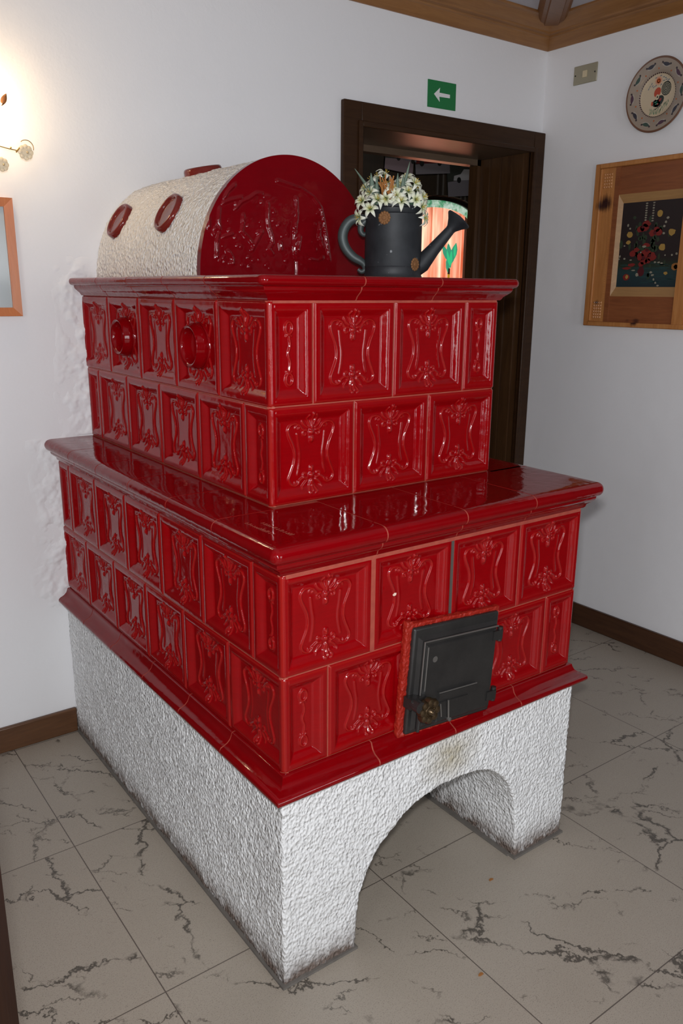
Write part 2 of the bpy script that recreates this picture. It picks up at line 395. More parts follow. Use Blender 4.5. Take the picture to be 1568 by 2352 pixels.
# ------------------------------------------------------------------ doorway
b = MB()
CW, CT = .078, .022
def casing(b):
    # outer casing with stepped inner bead
    for (x0, x1, z0, z1) in ((DX0-CW, DX0, 0, DZ+CW), (DX1, XR-.001, 0, DZ+CW), (DX0, DX1, DZ, DZ+CW)): b.box(x0, x1, YW-CT, YW, z0, z1)
    for (x0, x1, z0, z1) in ((DX0-.016, DX0+.004, 0, DZ+.016), (DX1-.004, DX1+.016, 0, DZ+.016), (DX0, DX1, DZ-.004, DZ+.016)): b.box(x0, x1, YW-CT-.008, YW-CT+.002, z0, z1)
casing(b)
door = struct('door_1', b, M_darkx)
bv = door.modifiers.new('bevel', 'BEVEL'); bv.width = .004; bv.segments = 2
b = MB(); b.box(DX0-.019, DX0, YW-.004, YW+WT+.01, 0, DZ); b.box(DX1, DX1+.019, YW-.004, YW+WT+.01, 0, DZ)
for i in range(4): b.box(DX1-.006, DX1+.002, YW+.03+i*.065, YW+.083+i*.065, 0, DZ-.001); b.box(DX0-.002, DX0+.006, YW+.03+i*.065, YW+.083+i*.065, 0, DZ-.001)
b.box(DX1-.025, DX1, YW+WT-.02, YW+WT+.03, 0, DZ); b.box(DX0, DX0+.025, YW+WT-.02, YW+WT+.03, 0, DZ)
part('door_jamb', b, M_dark, door)
b = MB(); b.box(DX0, DX1, YW-.004, YW+WT+.01, DZ, DZ+.019); b.box(DX0, DX1, YW+WT-.02, YW+WT+.03, DZ-.025, DZ)
part('door_head', b, wood('door_soffit', (.10, .065, .042), (.15, .10, .065), 'x', rough=.3), door)

# ------------------------------------------------------------------ back room seen through the doorway
YB = 3.2
WX, WHW, WZ1, WSP = 3.345, .345, .95, 1.955    # arched window centre, half width, sill, springing
def archpts(hw, spring, rise, n=24): return [(WX+hw*math.cos(math.pi*k/n), spring+rise*math.sin(math.pi*k/n)) for k in range(n+1)]
b = MB(); A = archpts(WHW, WSP, .125)
for yy, fl in ((YB, 0),):
    x0, x1 = 1.0, 5.2
    b.box(x0, WX-WHW, yy, yy+.15, 0, 2.8); b.box(WX+WHW, x1, yy, yy+.15, 0, 2.8); b.box(WX-WHW, WX+WHW, yy, yy+.15, 0, WZ1)
    for i in range(len(A)-1):
        (xa, za), (xb, zb) = A[i], A[i+1]
        b.add([(xa,yy,za),(xb,yy,zb),(xb,yy,2.8),(xa,yy,2.8),(xa,yy+.15,za),(xb,yy+.15,zb),(xb,yy+.15,2.8),(xa,yy+.15,2.8)], [(0,1,2,3),(7,6,5,4),(0,4,5,1),(3,2,6,7),(0,3,7,4),(1,5,6,2)])
struct('wall_back_room', b, M_room)
b = MB(); b.box(5.2, 5.35, YW+WT, YB+.15, 0, 2.8); struct('wall_back_room_right', b, M_room)
b = MB(); b.box(.85, 1.0, YW+WT, YB+.15, 0, 2.8); struct('wall_back_room_left', b, M_room)
b = MB(); b.box(XR+.25, 5.2, YW, YW+WT, 0, 2.8); struct('wall_back_room_front', b, M_room)
b = MB(); b.box(.85, 5.35, YW+WT-.3+.32, YB+.15, 2.8, 2.9); struct('ceiling_back_room', b, M_room)
def glassm():
    t = NT('green_leaded_glass'); n1 = t.noise(t.geo(), 22, 4, .7)
    c = t.mix(t.ramp(n1.outputs[0], [(.40, (0,0,0)), (.62, (1,1,1))]), (.10, .42, .20), (.75, .95, .80))
    return t.set(Base_Color=c, Roughness=.2, Transmission_Weight=.0, Emission_Color=c, Emission_Strength=.55)
M_green = glassm()
def curtainm():
    t = NT('peach_curtain_cloth'); g = t.geo(); n1 = t.noise(t.mapping(g, (9, 1, .5)), 3, 3)
    c = t.mix(t.ramp(n1.outputs[0], [(.35, (0,0,0)), (.7, (1,1,1))]), (.62, .27, .17), (1.0, .76, .64))
    tr = t.n('BsdfTranslucent'); t.L(c, tr.inputs[0]); d = t.n('BsdfDiffuse'); t.L(c, d.inputs[0])
    m = t.n('MixShader', i_0=.72); t.L(d.outputs[0], m.inputs[1]); t.L(tr.outputs[0], m.inputs[2])
    t.L(m.outputs[0], t.t.nodes['Material Output'].inputs['Surface']); return t.m
# window: arched frame, leaded green arch glass, clear pane
b = MB(); A = archpts(WHW-.004, WSP, .121); Bn = archpts(WHW-.03, WSP, .097)
fr = [(WX+WHW-.004, WZ1)]+A+[(WX-WHW+.004, WZ1)]; fi = [(WX+WHW-.03, WZ1)]+Bn+[(WX-WHW+.03, WZ1)]
for i in range(len(fr)-1):
    a, c, d, e = fr[i], fr[i+1], fi[i+1], fi[i]
    b.add([(p[0], y, p[1]) for y in (YB+.04, YB+.08) for p in (a, c, d, e)], [(0,1,2,3),(7,6,5,4),(0,4,5,1),(1,5,6,2),(2,6,7,3),(3,7,4,0)])
wn = struct('window_4', b, M_room)
b = MB(); C2 = archpts(WHW-.03, WSP-.055, .105)
for i in range(len(Bn)-1):
    a, c, d, e = Bn[i], Bn[i+1], C2[i+1], C2[i]
    b.add([(p[0], y, p[1]) for y in (YB+.055, YB+.062) for p in (a, c, d, e)], [(0,1,2,3),(7,6,5,4),(0,4,5,1),(1,5,6,2),(2,6,7,3),(3,7,4,0)])
part('leaded_arch_glass', b, M_green, wn)
# curtain in folds behind the window opening
b = MB(); vs = []; fs = []; NX = 120; NZ = 6
for j in range(NZ+1):
    for i in range(NX+1):
        x = WX-.5+1.0*i/NX; z = .85+(2.12-.85)*j/NZ
        vs.append((x, YB+.20+.018*math.sin(i*.55)+.010*math.sin(i*.21+1+j*.1), z))
fs = [(j*(NX+1)+i, j*(NX+1)+i+1, (j+1)*(NX+1)+i+1, (j+1)*(NX+1)+i) for j in range(NZ) for i in range(NX)]
b.add(vs, fs)
cu = solo('window_curtain', b, curtainm(), 'sheer peach curtain hanging in folds behind the arched window of the next room', 'curtain', angle=80)
sm = cu.modifiers.new('thick', 'SOLIDIFY'); sm.thickness = .0015
# glass flower ornament hanging in the window
fl = thing('window_ornament', 'green glass flower ornament with yellow stem hanging in the arched window', 'ornament', (3.43, YB+.01, 1.55))
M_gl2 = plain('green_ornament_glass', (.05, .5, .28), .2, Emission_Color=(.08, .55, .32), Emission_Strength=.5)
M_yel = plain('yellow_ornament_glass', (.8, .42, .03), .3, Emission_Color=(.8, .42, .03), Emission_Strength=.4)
MXZ = Matrix(((1,0,0,0),(0,0,1,0),(0,1,0,0),(0,0,0,1)))      # local xy -> world xz, thickness along +y
def shape(poly, x, z, s=1, rot=0):
    c, sn = math.cos(rot), math.sin(rot)
    return [(x+(px*c-py*sn)*s, z+(px*sn+py*c)*s) for px, py in poly]
leafp = [(0,-.5),(.14,-.2),(.16,.1),(.06,.4),(0,.5),(-.06,.4),(-.16,.1),(-.14,-.2)]
b = MB()
for (dx, dz, s, r) in ((-.035, .07, .13, .55), (.0, .055, .17, .18), (.03, .06, .16, -.30), (.055, .09, .11, -.1), (-.01, .0, .12, 0)):
    b.prism(shape(leafp, 3.43+dx, 1.63+dz, s, r), .005, TR(0, YB+.02, 0) @ MXZ)
part('leaf', b, M_gl2, fl)
b = MB(); b.box(3.422, 3.438, YB+.018, YB+.026, 1.42, 1.56); part('stem', b, M_yel, fl)
b = MB(); b.tube([(3.43, YB+.022, 1.56), (3.43, YB+.022, 1.60)], .009); part('binding', b, plain('brown_binding', (.12, .07, .04)), fl)
# photographs of cars leaning on the dark wall above the window
def carpic(lab, x, z, wd, hg, rot, carc, ground, back, wheels, cx, CZO=.13):
    MM = TR(x, YB-.012, z) @ Matrix.Rotation(rot, 4, 'Y')
    t_ = tag(link('car_photo', None, None, MM), lab, 'picture', 'car photographs on the dark wall')
    def P(poly, h, y): m = MB(); m.prism(poly, h, MM @ TR(0, y, 0) @ MXZ); return m
    def addp(name, poly, h, y, mat): m = MB(); m.prism(poly, h, MM @ TR(0, y, 0) @ MXZ); part(name, m, mat, t_)
    addp('print', [(-wd/2,-hg/2),(wd/2,-hg/2),(wd/2,hg/2),(-wd/2,hg/2)], .004, 0, back)
    addp('road', [(-wd/2,-hg/2),(wd/2,-hg/2),(wd/2,-hg*(CZO+.03)),(-wd/2,-hg*(CZO+.12))], .001, -.0012, ground)
    s = wd*.42
    addp('car_body', [(cx+s*a, -hg*CZO+s*c) for a, c in ((-1,-.18),(1,-.18),(1,.06),(.72,.12),(.35,.36),(-.2,.38),(-.45,.14),(-.95,.06))], .001, -.0024, carc)
    for k in (-.6, .62):
        addp('wheel', [(cx+s*k+s*.15*math.cos(a*.5236), -hg*CZO-s*.16+s*.15*math.sin(a*.5236)) for a in range(12)], .001, -.0036, wheels)
pg = plain('print_grey', (.16, .15, .17), .5); pk = plain('print_black', (.012, .012, .012), .5)
pw = plain('print_white_car', (.35, .35, .37), .5); ppk = plain('print_pinkish_road', (.20, .15, .17), .5); pd = plain('print_dark_green', (.03, .035, .03), .5)
prd = plain('print_dark_red_car', (.10, .01, .012), .5)
carpic('photo of a grey car in the next room, leftmost of three above the arched window', 2.925, 2.325, .24, .26, R_(4), pg, ppk, pd, pk, .05)
carpic('photo of a dark red car in the next room, middle of three above the window', 3.205, 2.325, .31, .24, R_(-6), prd, pg, pd, pk, -.02)
carpic('photo of a white car in the next room, rightmost of three above the window', 3.50, 2.215, .30, .26, R_(-6), pw, pg, pd, pk, .03, .02)

# ------------------------------------------------------------------ the tiled stove
SX, SY = .44, .65
stove = thing('tiled_stove', 'large two-tiered stove of glossy red relief tiles on a rough white arched plaster base', 'stove', (SX, SY, 0))

# --- tile relief height fields
def segd(X, Z, pts):
    d = np.full(X.shape, 9.)
    for (ax, az), (bx, bz) in zip(pts[:-1], pts[1:]):
        vx, vz = bx-ax, bz-az; L2 = vx*vx+vz*vz+1e-12
        t_ = np.clip(((X-ax)*vx+(Z-az)*vz)/L2, 0, 1)
        d = np.minimum(d, np.hypot(X-ax-t_*vx, Z-az-t_*vz))
    return d
def catmull(p, n=8):
    out = []
    for i in range(len(p)-1):
        p0 = p[max(i-1, 0)]; p1 = p[i]; p2 = p[i+1]; p3 = p[min(i+2, len(p)-1)]
        for k in range(n):
            t_ = k/n
            out.append(tuple(.5*((2*p1[j])+(-p0[j]+p2[j])*t_+(2*p0[j]-5*p1[j]+4*p2[j]-p3[j])*t_*t_+(-p0[j]+3*p1[j]-3*p2[j]+p3[j])*t_**3) for j in (0, 1)))
    return out+[p[-1]]
def ridge(X, Z, pts, wdt, h):
    d = segd(X, Z, pts); return h*np.exp(-(d/wdt)**2)
def spiral(cx, cz, r, a0, turns, sgn): return [(cx+r*(1-.75*k/16)*math.cos(a0+sgn*turns*2*math.pi*k/16), cz+r*(1-.75*k/16)*math.sin(a0+sgn*turns*2*math.pi*k/16)) for k in range(17)]
def ornament(X, Z):
    """rococo cartouche centred at 0, in metres"""
    H = np.zeros(X.shape)
    side = catmull([(.030,.062),(.040,.066),(.053,.064),(.060,.054),(.057,.040),(.047,.018),(.043,0),(.045,-.018),(.054,-.040),(.059,-.054),(.053,-.066),(.040,-.069),(.032,-.060)])
    inner = catmull([(.036,.044),(.033,.020),(.030,0),(.031,-.022),(.036,-.046)])
    for s in (-1, 1):
        m = lambda P: [(s*x, z) for x, z in P]
        H = np.maximum(H, ridge(X, Z, m(side), .0018, .0040)); H = np.maximum(H, ridge(X, Z, m(inner), .0030, .0013))
        # band between the two lines swells a little
        for P, w_, h_ in ((catmull([(.030,.062),(.022,.052),(.012,.050)]), .0030, .0045), (catmull([(.032,-.060),(.022,-.054),(.012,-.057)]), .0030, .0045),
                          (spiral(.016, .043, .0085, 2.2, .8, -1), .0020, .0048), (spiral(.016, -.047, .0085, -2.2, .8, 1), .0020, .0048),
                          (spiral(.034, .057, .007, 0, .7, 1), .0020, .0045), (spiral(.036, -.062, .007, 0, .7, -1), .0020, .0045),
                          (catmull([(.003,.056),(.008,.068),(.013,.077),(.009,.083)]), .0028, .0055), (catmull([(.010,.056),(.019,.062),(.024,.071)]), .0026, .0045),
                          (catmull([(.003,-.062),(.006,-.074),(.010,-.083),(.006,-.087)]), .0028, .0055), (catmull([(.011,-.060),(.020,-.068),(.026,-.076)]), .0026, .0045)):
            H = np.maximum(H, ridge(X, Z, m(P), w_*.72, h_*.62))
    for P, w_, h_ in (([(0,.054),(0,.086)], .0028, .0055), ([(0,.034),(0,.028)], .004, .005), ([(0,-.060),(0,-.082)], .0028, .005), ([(0,-.038),(0,-.033)], .004, .005), ([(0,.046),(0,.045)], .006, .0045), ([(0,-.050),(0,-.049)], .006, .0045)):
        H = np.maximum(H, ridge(X, Z, P, w_, h_))
    return H
def orn_half(X, Z):
    H = np.zeros(X.shape)
    for s in (-1, 1):
        ring = [(.0085*math.cos(a*.35), s*.052+.012*math.sin(a*.35)) for a in range(19)]
        H = np.maximum(H, ridge(X, Z, ring, .0020, .0042))
        H = np.maximum(H, ridge(X, Z, [(-.006, s*.036), (0, s*.040), (.006, s*.036)], .002, .003))
    return np.maximum(H, ridge(X, Z, catmull([(0,-.036),(.003,-.018),(-.002,0),(.003,.018),(0,.036)]), .0018, .0028))

def tile_field(w_, h_, openl=False, openr=False, kind='full'):
    """front of a tile: x 0..w, z 0..h, y = -height. returns verts, faces, thin"""
    nx = max(30, int(w_/.0015)); nz = int(h_/.0015)
    x = np.linspace(0, w_, nx); z = np.linspace(0, h_, nz); X, Z = np.meshgrid(x, z)
    g = .0019; ml = 0 if openl else g; mr = 0 if openr else g
    dl = X-ml; dr = w_-mr-X; db = Z-g; dt = h_-g-Z
    D = np.minimum(np.minimum(dl, dr), np.minimum(db, dt))
    pf = [(-.002, -.0036), (-.0002, -.0034), (0, -.0030), (.0012, -.0012), (.003, 0), (.010, .0006), (.0145, .0001), (.018, -.0016), (.0215, -.0040), (.025, -.0070), (.028, -.0095), (.0305, -.0110), (.0325, -.0118), (.035, -.0117), (.038, -.0115)]
    H = np.interp(D, [p[0] for p in pf], [p[1] for p in pf])
    r = .009
    for op, d in ((openl, X), (openr, w_-X)):
        if op:
            cc = np.clip(r-d, 0, r); rd = r-np.sqrt(np.maximum(r*r-cc*cc, 0)); 
            Dn = np.minimum(db, dt); Hn = np.interp(np.where(d < .014, Dn, 9), [p[0] for p in pf[:5]], [p[1] for p in pf[:5]])
            H = np.where(d < .014, Hn, H)-rd
    cx_ = w_/2
    if kind == 'full' or kind == 'ring': O = ornament(X-cx_, Z-h_/2)
    elif kind == 'half': O = orn_half(X-cx_, Z-h_/2)
    else: O = 0*X
    if kind == 'ring':
        rr = np.hypot(X-cx_, Z-h_/2); O = np.where(rr < .054, 0, O)
    H = H+O
    lap = np.zeros_like(H); lap[1:-1, 1:-1] = H[1:-1, 2:]+H[1:-1, :-2]+H[2:, 1:-1]+H[:-2, 1:-1]-4*H[1:-1, 1:-1]
    k = lap.copy()
    for _ in range(2):
        k[1:-1, 1:-1] = (k[1:-1, 1:-1]*2+k[1:-1, 2:]+k[1:-1, :-2]+k[2:, 1:-1]+k[:-2, 1:-1])/6
    thin = np.clip(-k/.00050-.15, 0, 1)
    vs = np.stack([X, -H, Z], -1).reshape(-1, 3)
    idx = np.arange(nx*nz).reshape(nz, nx)
    fs = np.stack([idx[:-1, :-1], idx[:-1, 1:], idx[1:, 1:], idx[1:, :-1]], -1).reshape(-1, 4)
    Dc = (D[:-1, :-1]+D[1:, 1:])/2
    return vs, fs, thin.reshape(-1), (Dc < -.0001).reshape(-1)
def tile_mesh(name, fields, mats=None):
    """fields: list of (verts, faces, thin, Matrix)"""
    V = []; F = []; Tn = []; G = []; n = 0
    for vs, fs, th, gr, M in fields:
        if M is not None:
            m = np.array(M); vs = vs @ m[:3, :3].T + m[:3, 3]
        V.append(vs); F.append(fs+n); Tn.append(th); G.append(gr); n += len(vs)
    V = np.concatenate(V); F = np.concatenate(F); Tn = np.concatenate(Tn)
    me = bpy.data.meshes.new(name); me.from_pydata(V.tolist(), [], F.tolist())
    a = me.attributes.new('thin', 'FLOAT', 'POINT'); a.data.foreach_set('value', Tn.astype(np.float32))
    for m in (mats or [M_red, M_grout]): me.materials.append(m)
    me.polygons.foreach_set('material_index', np.concatenate(G).astype(np.int32))
    me.shade_smooth(); me.update(); return me
RH = {0: Z3-Z2, 1: Z4-Z3, 2: Z6-Z5, 3: Z7-Z6}
HT = .2125
full_f = tile_field(T, HT); half_f = tile_field(T/2, HT, kind='half'); ring_f = tile_field(T, HT, kind='ring')
me_full = tile_mesh('stove_tile', [full_f+(None,)]); me_half = tile_mesh('half_tile', [half_f+(None,)])
LEFT = Matrix.Rotation(R_(-90), 4, 'Z')       # local x -> -y, faces -x
RIGHT = Matrix.Rotation(R_(90), 4, 'Z')
def ring_shape(r_in=.036, r_out=.052, proud=.034):
    prof = [(.0005, -.004), (r_in-.008, -.002), (r_in, .004), (r_in+.001, proud-.004), (r_in+.004, proud), (r_in+.008, proud+.001), (r_out-.006, proud-.005), (r_out-.001, proud-.014), (r_out, proud-.022), (r_out-.002, .004), (r_out+.001, .000), (r_out+.001, -.010)]
    return prof
def ringtile(nm, parent, M):
    o = link(nm, tile_mesh(nm, [ring_f+(None,)]), parent, M); 
    m = MB(); MM = M @ Matrix.Translation((T/2, .0115, HT/2)) @ Matrix.Rotation(R_(90), 4, 'X')
    m.lathe(ring_shape(.038, .053, .031), 48, MM); part('round_vent', m, M_redflat, o, None, 50)
    return o
def corner_mesh(name, left_w, left_kind, front_w, front_kind):
    fl_ = tile_field(left_w, HT, openr=True, kind=left_kind); ff = tile_field(front_w, HT, openl=True, kind=front_kind)
    ML = LEFT @ Matrix.Translation((-left_w, 0, 0))
    return tile_mesh(name, [fl_+(ML,), ff+(None,)])
me_cHF = corner_mesh('corner_tile', T/2, 'half', T, 'full'); me_cFH = corner_mesh('corner_tile', T, 'full', T/2, 'half')
def rcorner_mesh(name, fw, fk, rw, rk):     # front then right face, corner at the origin
    ff = tile_field(fw, HT, openr=True, kind=fk); rf = tile_field(rw, HT, openl=True, kind=rk)
    return tile_mesh(name, [ff+(Matrix.Translation((-fw, 0, 0)),), rf+(RIGHT,)])
me_rHF = rcorner_mesh('corner_tile', T/2, 'half', T, 'full'); me_rFH = rcorner_mesh('corner_tile', T, 'full', T/2, 'half')

def zM(x, y, z, row, R=None):
    s = RH[row]/HT; M = Matrix.Translation((x, y, z)) @ Matrix.Diagonal((1, 1, s, 1))
    return M @ R if R is not None else M
def put(me, M, name=None): return link(name or me.name.split('.')[0], me, stove, M)
def course(row, z, x0, y0, wx, nleft_full_corner):
    """wx = width in tiles; nleft_full_corner True -> the corner tile shows a full face on the left and a half in front"""
    x1 = x0+wx*T
    put(me_cFH if nleft_full_corner else me_cHF, zM(x0, y0, z, row), 'corner_tile')
    lf = T if nleft_full_corner else T/2; ff = T/2 if nleft_full_corner else T
    # left face and right face going back to the wall
    y = y0+lf; i = 0
    while y < YW-.02:
        wv = T
        if YW-y < T*.75: wv = YW-y
        isring = (row == 3 and i in (0, 2))
        M = zM(x0, y+wv, z, row, LEFT)
        if isring: ringtile('stove_tile', stove, M)
        elif wv == T: put(me_full, M)
        else: link('cut_tile', tile_mesh('cut_tile', [tile_field(wv, HT, kind='half' if wv < .16 else 'full')+(None,)]), stove, M)
        y += wv; i += 1
    # front
    rem = wx*T-ff; last_half = nleft_full_corner
    lw = T/2 if last_half else T
    x = x0+ff
    while x < x1-lw-.01: put(me_full, zM(x, y0, z, row)); x += T
    put(me_rHF if last_half else me_rFH, zM(x1, y0, z, row), 'corner_tile')
    y = y0+(T if last_half else T/2)
    while y < YW-.02:
        wv = T if YW-y >= T*.75 else YW-y
        M = zM(x1, y, z, row, RIGHT)
        if wv == T: put(me_full, M)
        else: link('cut_tile', tile_mesh('cut_tile', [tile_field(wv, HT, kind='half' if wv < .16 else 'full')+(None,)]), stove, M)
        y += wv
course(0, Z2, 0, 0, 4, True); course(1, Z3, 0, 0, 4, False)
course(2, Z5, AX, BY, 3, False); course(3, Z6, AX, BY, 3, True)

# --- mouldings swept round the three free sides
def sweep(path, prof, miter_keep=.02, cap=True):
    """path xy points, outward side to the right of travel; prof (out, z)"""
    P = [Vector(p) for p in path]; rings = []
    nrm = [Vector(((P[i+1]-P[i]).y, -(P[i+1]-P[i]).x)).normalized() for i in range(len(P)-1)]
    for i, p in enumerate(P):
        if i == 0 or i == len(P)-1:
            n_ = nrm[0] if i == 0 else nrm[-1]; rings.append([(p.x+n_.x*o, p.y+n_.y*o, z) for o, z in prof])
        else:
            a, c = nrm[i-1], nrm[i]; mt = (a+c)/(1+a.dot(c)); K = 6
            for k in range(K+1):
                th = k/K; d = (a*math.cos(th*math.pi/2)+c*math.sin(th*math.pi/2))
                rg = []
                for o, z in prof:
                    b0 = min(o, miter_keep); e = max(o-miter_keep, 0); q_ = p+mt*b0+d*e; rg.append((q_.x, q_.y, z))
                rings.append(rg)
    b = MB(); n_ = len(prof); vs = [v for r in rings for v in r]; fs = []
    for i in range(len(rings)-1):
        for j in range(n_): fs.append((i*n_+j, i*n_+(j+1)%n_, (i+1)*n_+(j+1)%n_, (i+1)*n_+j))
    fs.append(tuple(range(n_))); fs.append(tuple((len(rings)-1)*n_+j for j in range(n_-1, -1, -1)))
    b.add(vs, fs); return b
def arc(cx, cz, r, a0, a1, n=6): return [(cx+r*math.cos(R_(a0+(a1-a0)*k/n)), cz+r*math.sin(R_(a0+(a1-a0)*k/n))) for k in range(n+1)]
def ledge_prof(zt, zb, inner):
    return [(-inner, zt), (.014, zt), (.020, zt-.0006)]+arc(.020, zt-.0185, .0175, 80, -60, 8)+[(.024, zt-.0355), (.0215, zt-.037), (.0212, zt-.042), (.0195, zt-.046), (.013, zt-.052), (.006, zt-.057), (.004, zb+.004), (.001, zb+.001), (-.012, zb+.001), (-inner, zb+.02)]
def cornice_prof(zt, zb, inner):
    return [(-inner, zt), (.022, zt)]+arc(.026, zt-.0105, .0105, 90, -70, 7)+[(.026, zt-.0215), (.0225, zt-.023), (.022, zt-.027), (.019, zt-.032), (.012, zt-.038), (.006, zt-.043), (.004, zb+.003), (.001, zb), (-.012, zb), (-inner, zb+.01)]
def plinth_prof(zt, zb):
    return [(-.02, zt), (.002, zt), (.005, zt-.002), (.0065, zt-.008), (.010, zt-.016), (.017, zt-.023), (.026, zt-.027), (.033, zt-.030), (.036, zt-.035), (.036, zt-.041), (.033, zt-.045), (.028, zb), (-.02, zb)]
GP = .0018
def runs(x0, x1, y0, joints_f, joints_l, pf, name, fill=None, mk=.02, ends=None):
    """split a moulding into tiles at given x (front) and y (left and right) joints"""
    jf = [x0+j for j in joints_f]; jl = [y0+j for j in joints_l]
    def out(b, boxes):
        for bx in boxes: b.box(*bx)
        part(name, b, M_redflat, stove, None, 40)
    zt = None
    fy, fx, zt_, zb_ = fill if fill else (0, 0, 0, 0)
    # corner piece left
    P = pf(0.0); b = sweep([(x0, jl[0]-GP), (x0, y0), (jf[0]-GP, y0)], P, mk)
    out(b, [(x0, jf[0]-GP, y0, y0+fy, zb_, zt_), (x0, x0+fx, y0+fy, jl[0]-GP, zb_, zt_)] if fill and y0+fy < jl[0]-GP else ([(x0, jf[0]-GP, y0, jl[0]-GP, zb_, zt_)] if fill else []))
    for a, c in zip(jf[:-1], jf[1:]):
        out(sweep([(a+GP, y0), (c-GP, y0)], pf(0), mk), [(a+GP, c-GP, y0, y0+fy, zb_, zt_)] if fill else [])
    b = sweep([(jf[-1]+GP, y0), (x1, y0), (x1, jl[0]-GP)], pf(0), mk)
    out(b, [(jf[-1]+GP, x1, y0, y0+fy, zb_, zt_)] + ([(x1-fx, x1, y0+fy, jl[0]-GP, zb_, zt_)] if y0+fy < jl[0]-GP else []) if fill else [])
    yy = jl+[YW+.0]
    for a, c in zip(yy[:-1], yy[1:]):
        out(sweep([(x0, c-GP), (x0, a+GP)], pf(0), mk), [(x0, x0+fx, a+GP, c-GP, zb_, zt_)] if fill else [])
        out(sweep([(x1, a+GP), (x1, c-GP)], pf(0), mk), [(x1-fx, x1, a+GP, c-GP, zb_, zt_)] if fill else [])
runs(0, .88, 0, [.226, .446, .664], [.205, .425, .645, .865, 1.085], lambda k: ledge_prof(Z5, Z4, 0.0), 'ledge_tile', (.216, .1115, Z5, Z5-.03))
runs(AX, AX+.66, BY, [.218, .437], [.205, .425, .645, .865], lambda k: cornice_prof(Z8, Z7, 0.0), 'cornice_tile', (.12, .12, Z8, Z8-.02))
runs(0, .88, 0, [.220, .442, .662], [.205, .415, .630, .850, 1.07], lambda k: plinth_prof(Z2, .4625), 'plinth_tile', None, .034)

# --- grout core: solid body behind the tiles and the mouldings, a hair behind their faces
b = MB(); gi = .0160
b.box(gi, .88-gi, gi, YW-.001, .4640, Z5-.0008); b.box(AX+gi, AX+.66-gi, BY+gi, YW-.001, Z5-.0008, Z8-.0008)
def shrink(P, e=.0010):
    return [(max(o-e, -.02) if o > -.01 else o, z-(e*.7 if i < 3 else (-e*.5 if i > len(P)-4 else 0))) for i, (o, z) in enumerate(P)]
for pf_, x0, x1, y0 in ((ledge_prof(Z5, Z4, .01), 0, .88, 0), (cornice_prof(Z8, Z7, .01), AX, AX+.66, BY), (plinth_prof(Z2, .4625), 0, .88, 0)):
    b.merge(sweep([(x0, YW-.001), (x0, y0), (x1, y0), (x1, YW-.001)], shrink(pf_), .02 if pf_[0][0] == -.01 else .034))
part('grout', b, M_grout, stove, None, 40)
# wide mortar joints: orange one right of the corner tile, smoky dark one above the fire door
b = MB(); b.box(.2145, .2255, -.0006, .01, Z3+.002, Z4-.001); part('mortar_joint', b, M_grout, stove)['label'] = 'wide orange mortar joint'
b = MB(); b.box(.4365, .4435, -.0006, .01, Z3+.03, Z4-.001); part('mortar_joint', b, M_gap, stove)['label'] = 'dark sooty mortar joint'
b = MB(); b.box(.01, .87, -.0012, .01, Z4-.007, Z4+.0015); part('mortar_joint', b, M_grout, stove)
b = MB(); b.box(AX+.01, AX+.65, BY-.0012, BY+.01, Z7-.005, Z7+.001); part('mortar_joint', b, M_grout, stove)

# --- inscription scratched in the glaze of the ledge and of the vault front (two lines each, illegible)
b = MB(); rnd = random.Random(3)
MI = TR(.0075, .128, Z5+.0004, R_(-88))
for ln, (l0, l1, yo) in enumerate(((0, .105, .026), (-.018, .078, .0)),):
    x = l0
    while x < l1:
        ww = rnd.uniform(.003, .006); hh = rnd.uniform(.006, .011)
        b.prism([(x, yo), (x+ww*.35, yo), (x+ww*.6, yo+hh), (x+ww*.25, yo+hh)], .0002, MI); 
        if rnd.random() < .6: b.prism([(x, yo+hh*.4), (x+ww, yo+hh*.45), (x+ww, yo+hh*.6), (x, yo+hh*.55)], .0002, MI)
        x += ww+rnd.choice((.0012, .0012, .005))
M_scr = plain('scratched_glaze', (.36, .10, .07), .35); part('inscription', b, M_scr, stove); b = MB()
for z_, l0, l1 in ((1.512, .60, .675), (1.502, .595, .675), (1.492, .605, .67)):
    x = l0
    while x < l1:
        ww = rnd.uniform(.003, .005); b.box(x, x+ww*.7, .6085, .6095, z_, z_+rnd.uniform(.003, .005)); x += ww+.0015
part('inscription', b, M_scr, stove)

# --- plaster base with the arched tunnel
def arch_poly():
    a = [(.178, 0), (.182, .06), (.190, .12), (.205, .17), (.232, .218), (.262, .252), (.300, .284), (.345, .306), (.40, .320), (.455, .326), (.51, .324), (.56, .314), (.605, .295), (.645, .262), (.674, .222), (.692, .172), (.700, .12), (.704, .06), (.706, 0)]
    return catmull(a, 3)
b = MB(); A = arch_poly(); ins = -.010
x0, x1, ztop = ins, .88-ins, .470
outer = [(x0, 0)]+[(x0, ztop)]+[(x1, ztop)]+[(x1, 0)]
poly = outer+A[::-1]
n_ = len(poly)
me = bpy.data.meshes.new('plaster_base'); bm = bmesh.new()
f_ = bm.faces.new([bm.verts.new((p[0], ins, p[1])) for p in poly])
r = bmesh.ops.extrude_face_region(bm, geom=[f_]); bmesh.ops.translate(bm, verts=[v for v in r['geom'] if isinstance(v, bmesh.types.BMVert)], vec=(0, YW-ins-.001, 0))
bmesh.ops.triangulate(bm, faces=bm.faces); bmesh.ops.recalc_face_normals(bm, faces=bm.faces); bm.to_mesh(me); bm.free()
me.materials.append(M_plast); base = link('plaster_base', me, stove)
tx = bpy.data.textures.new('plaster_lumps', 'CLOUDS'); tx.noise_scale = .0095; tx.noise_depth = 2
tx2 = bpy.data.textures.new('plaster_waves', 'CLOUDS'); tx2.noise_scale = .09; tx2.noise_depth = 1
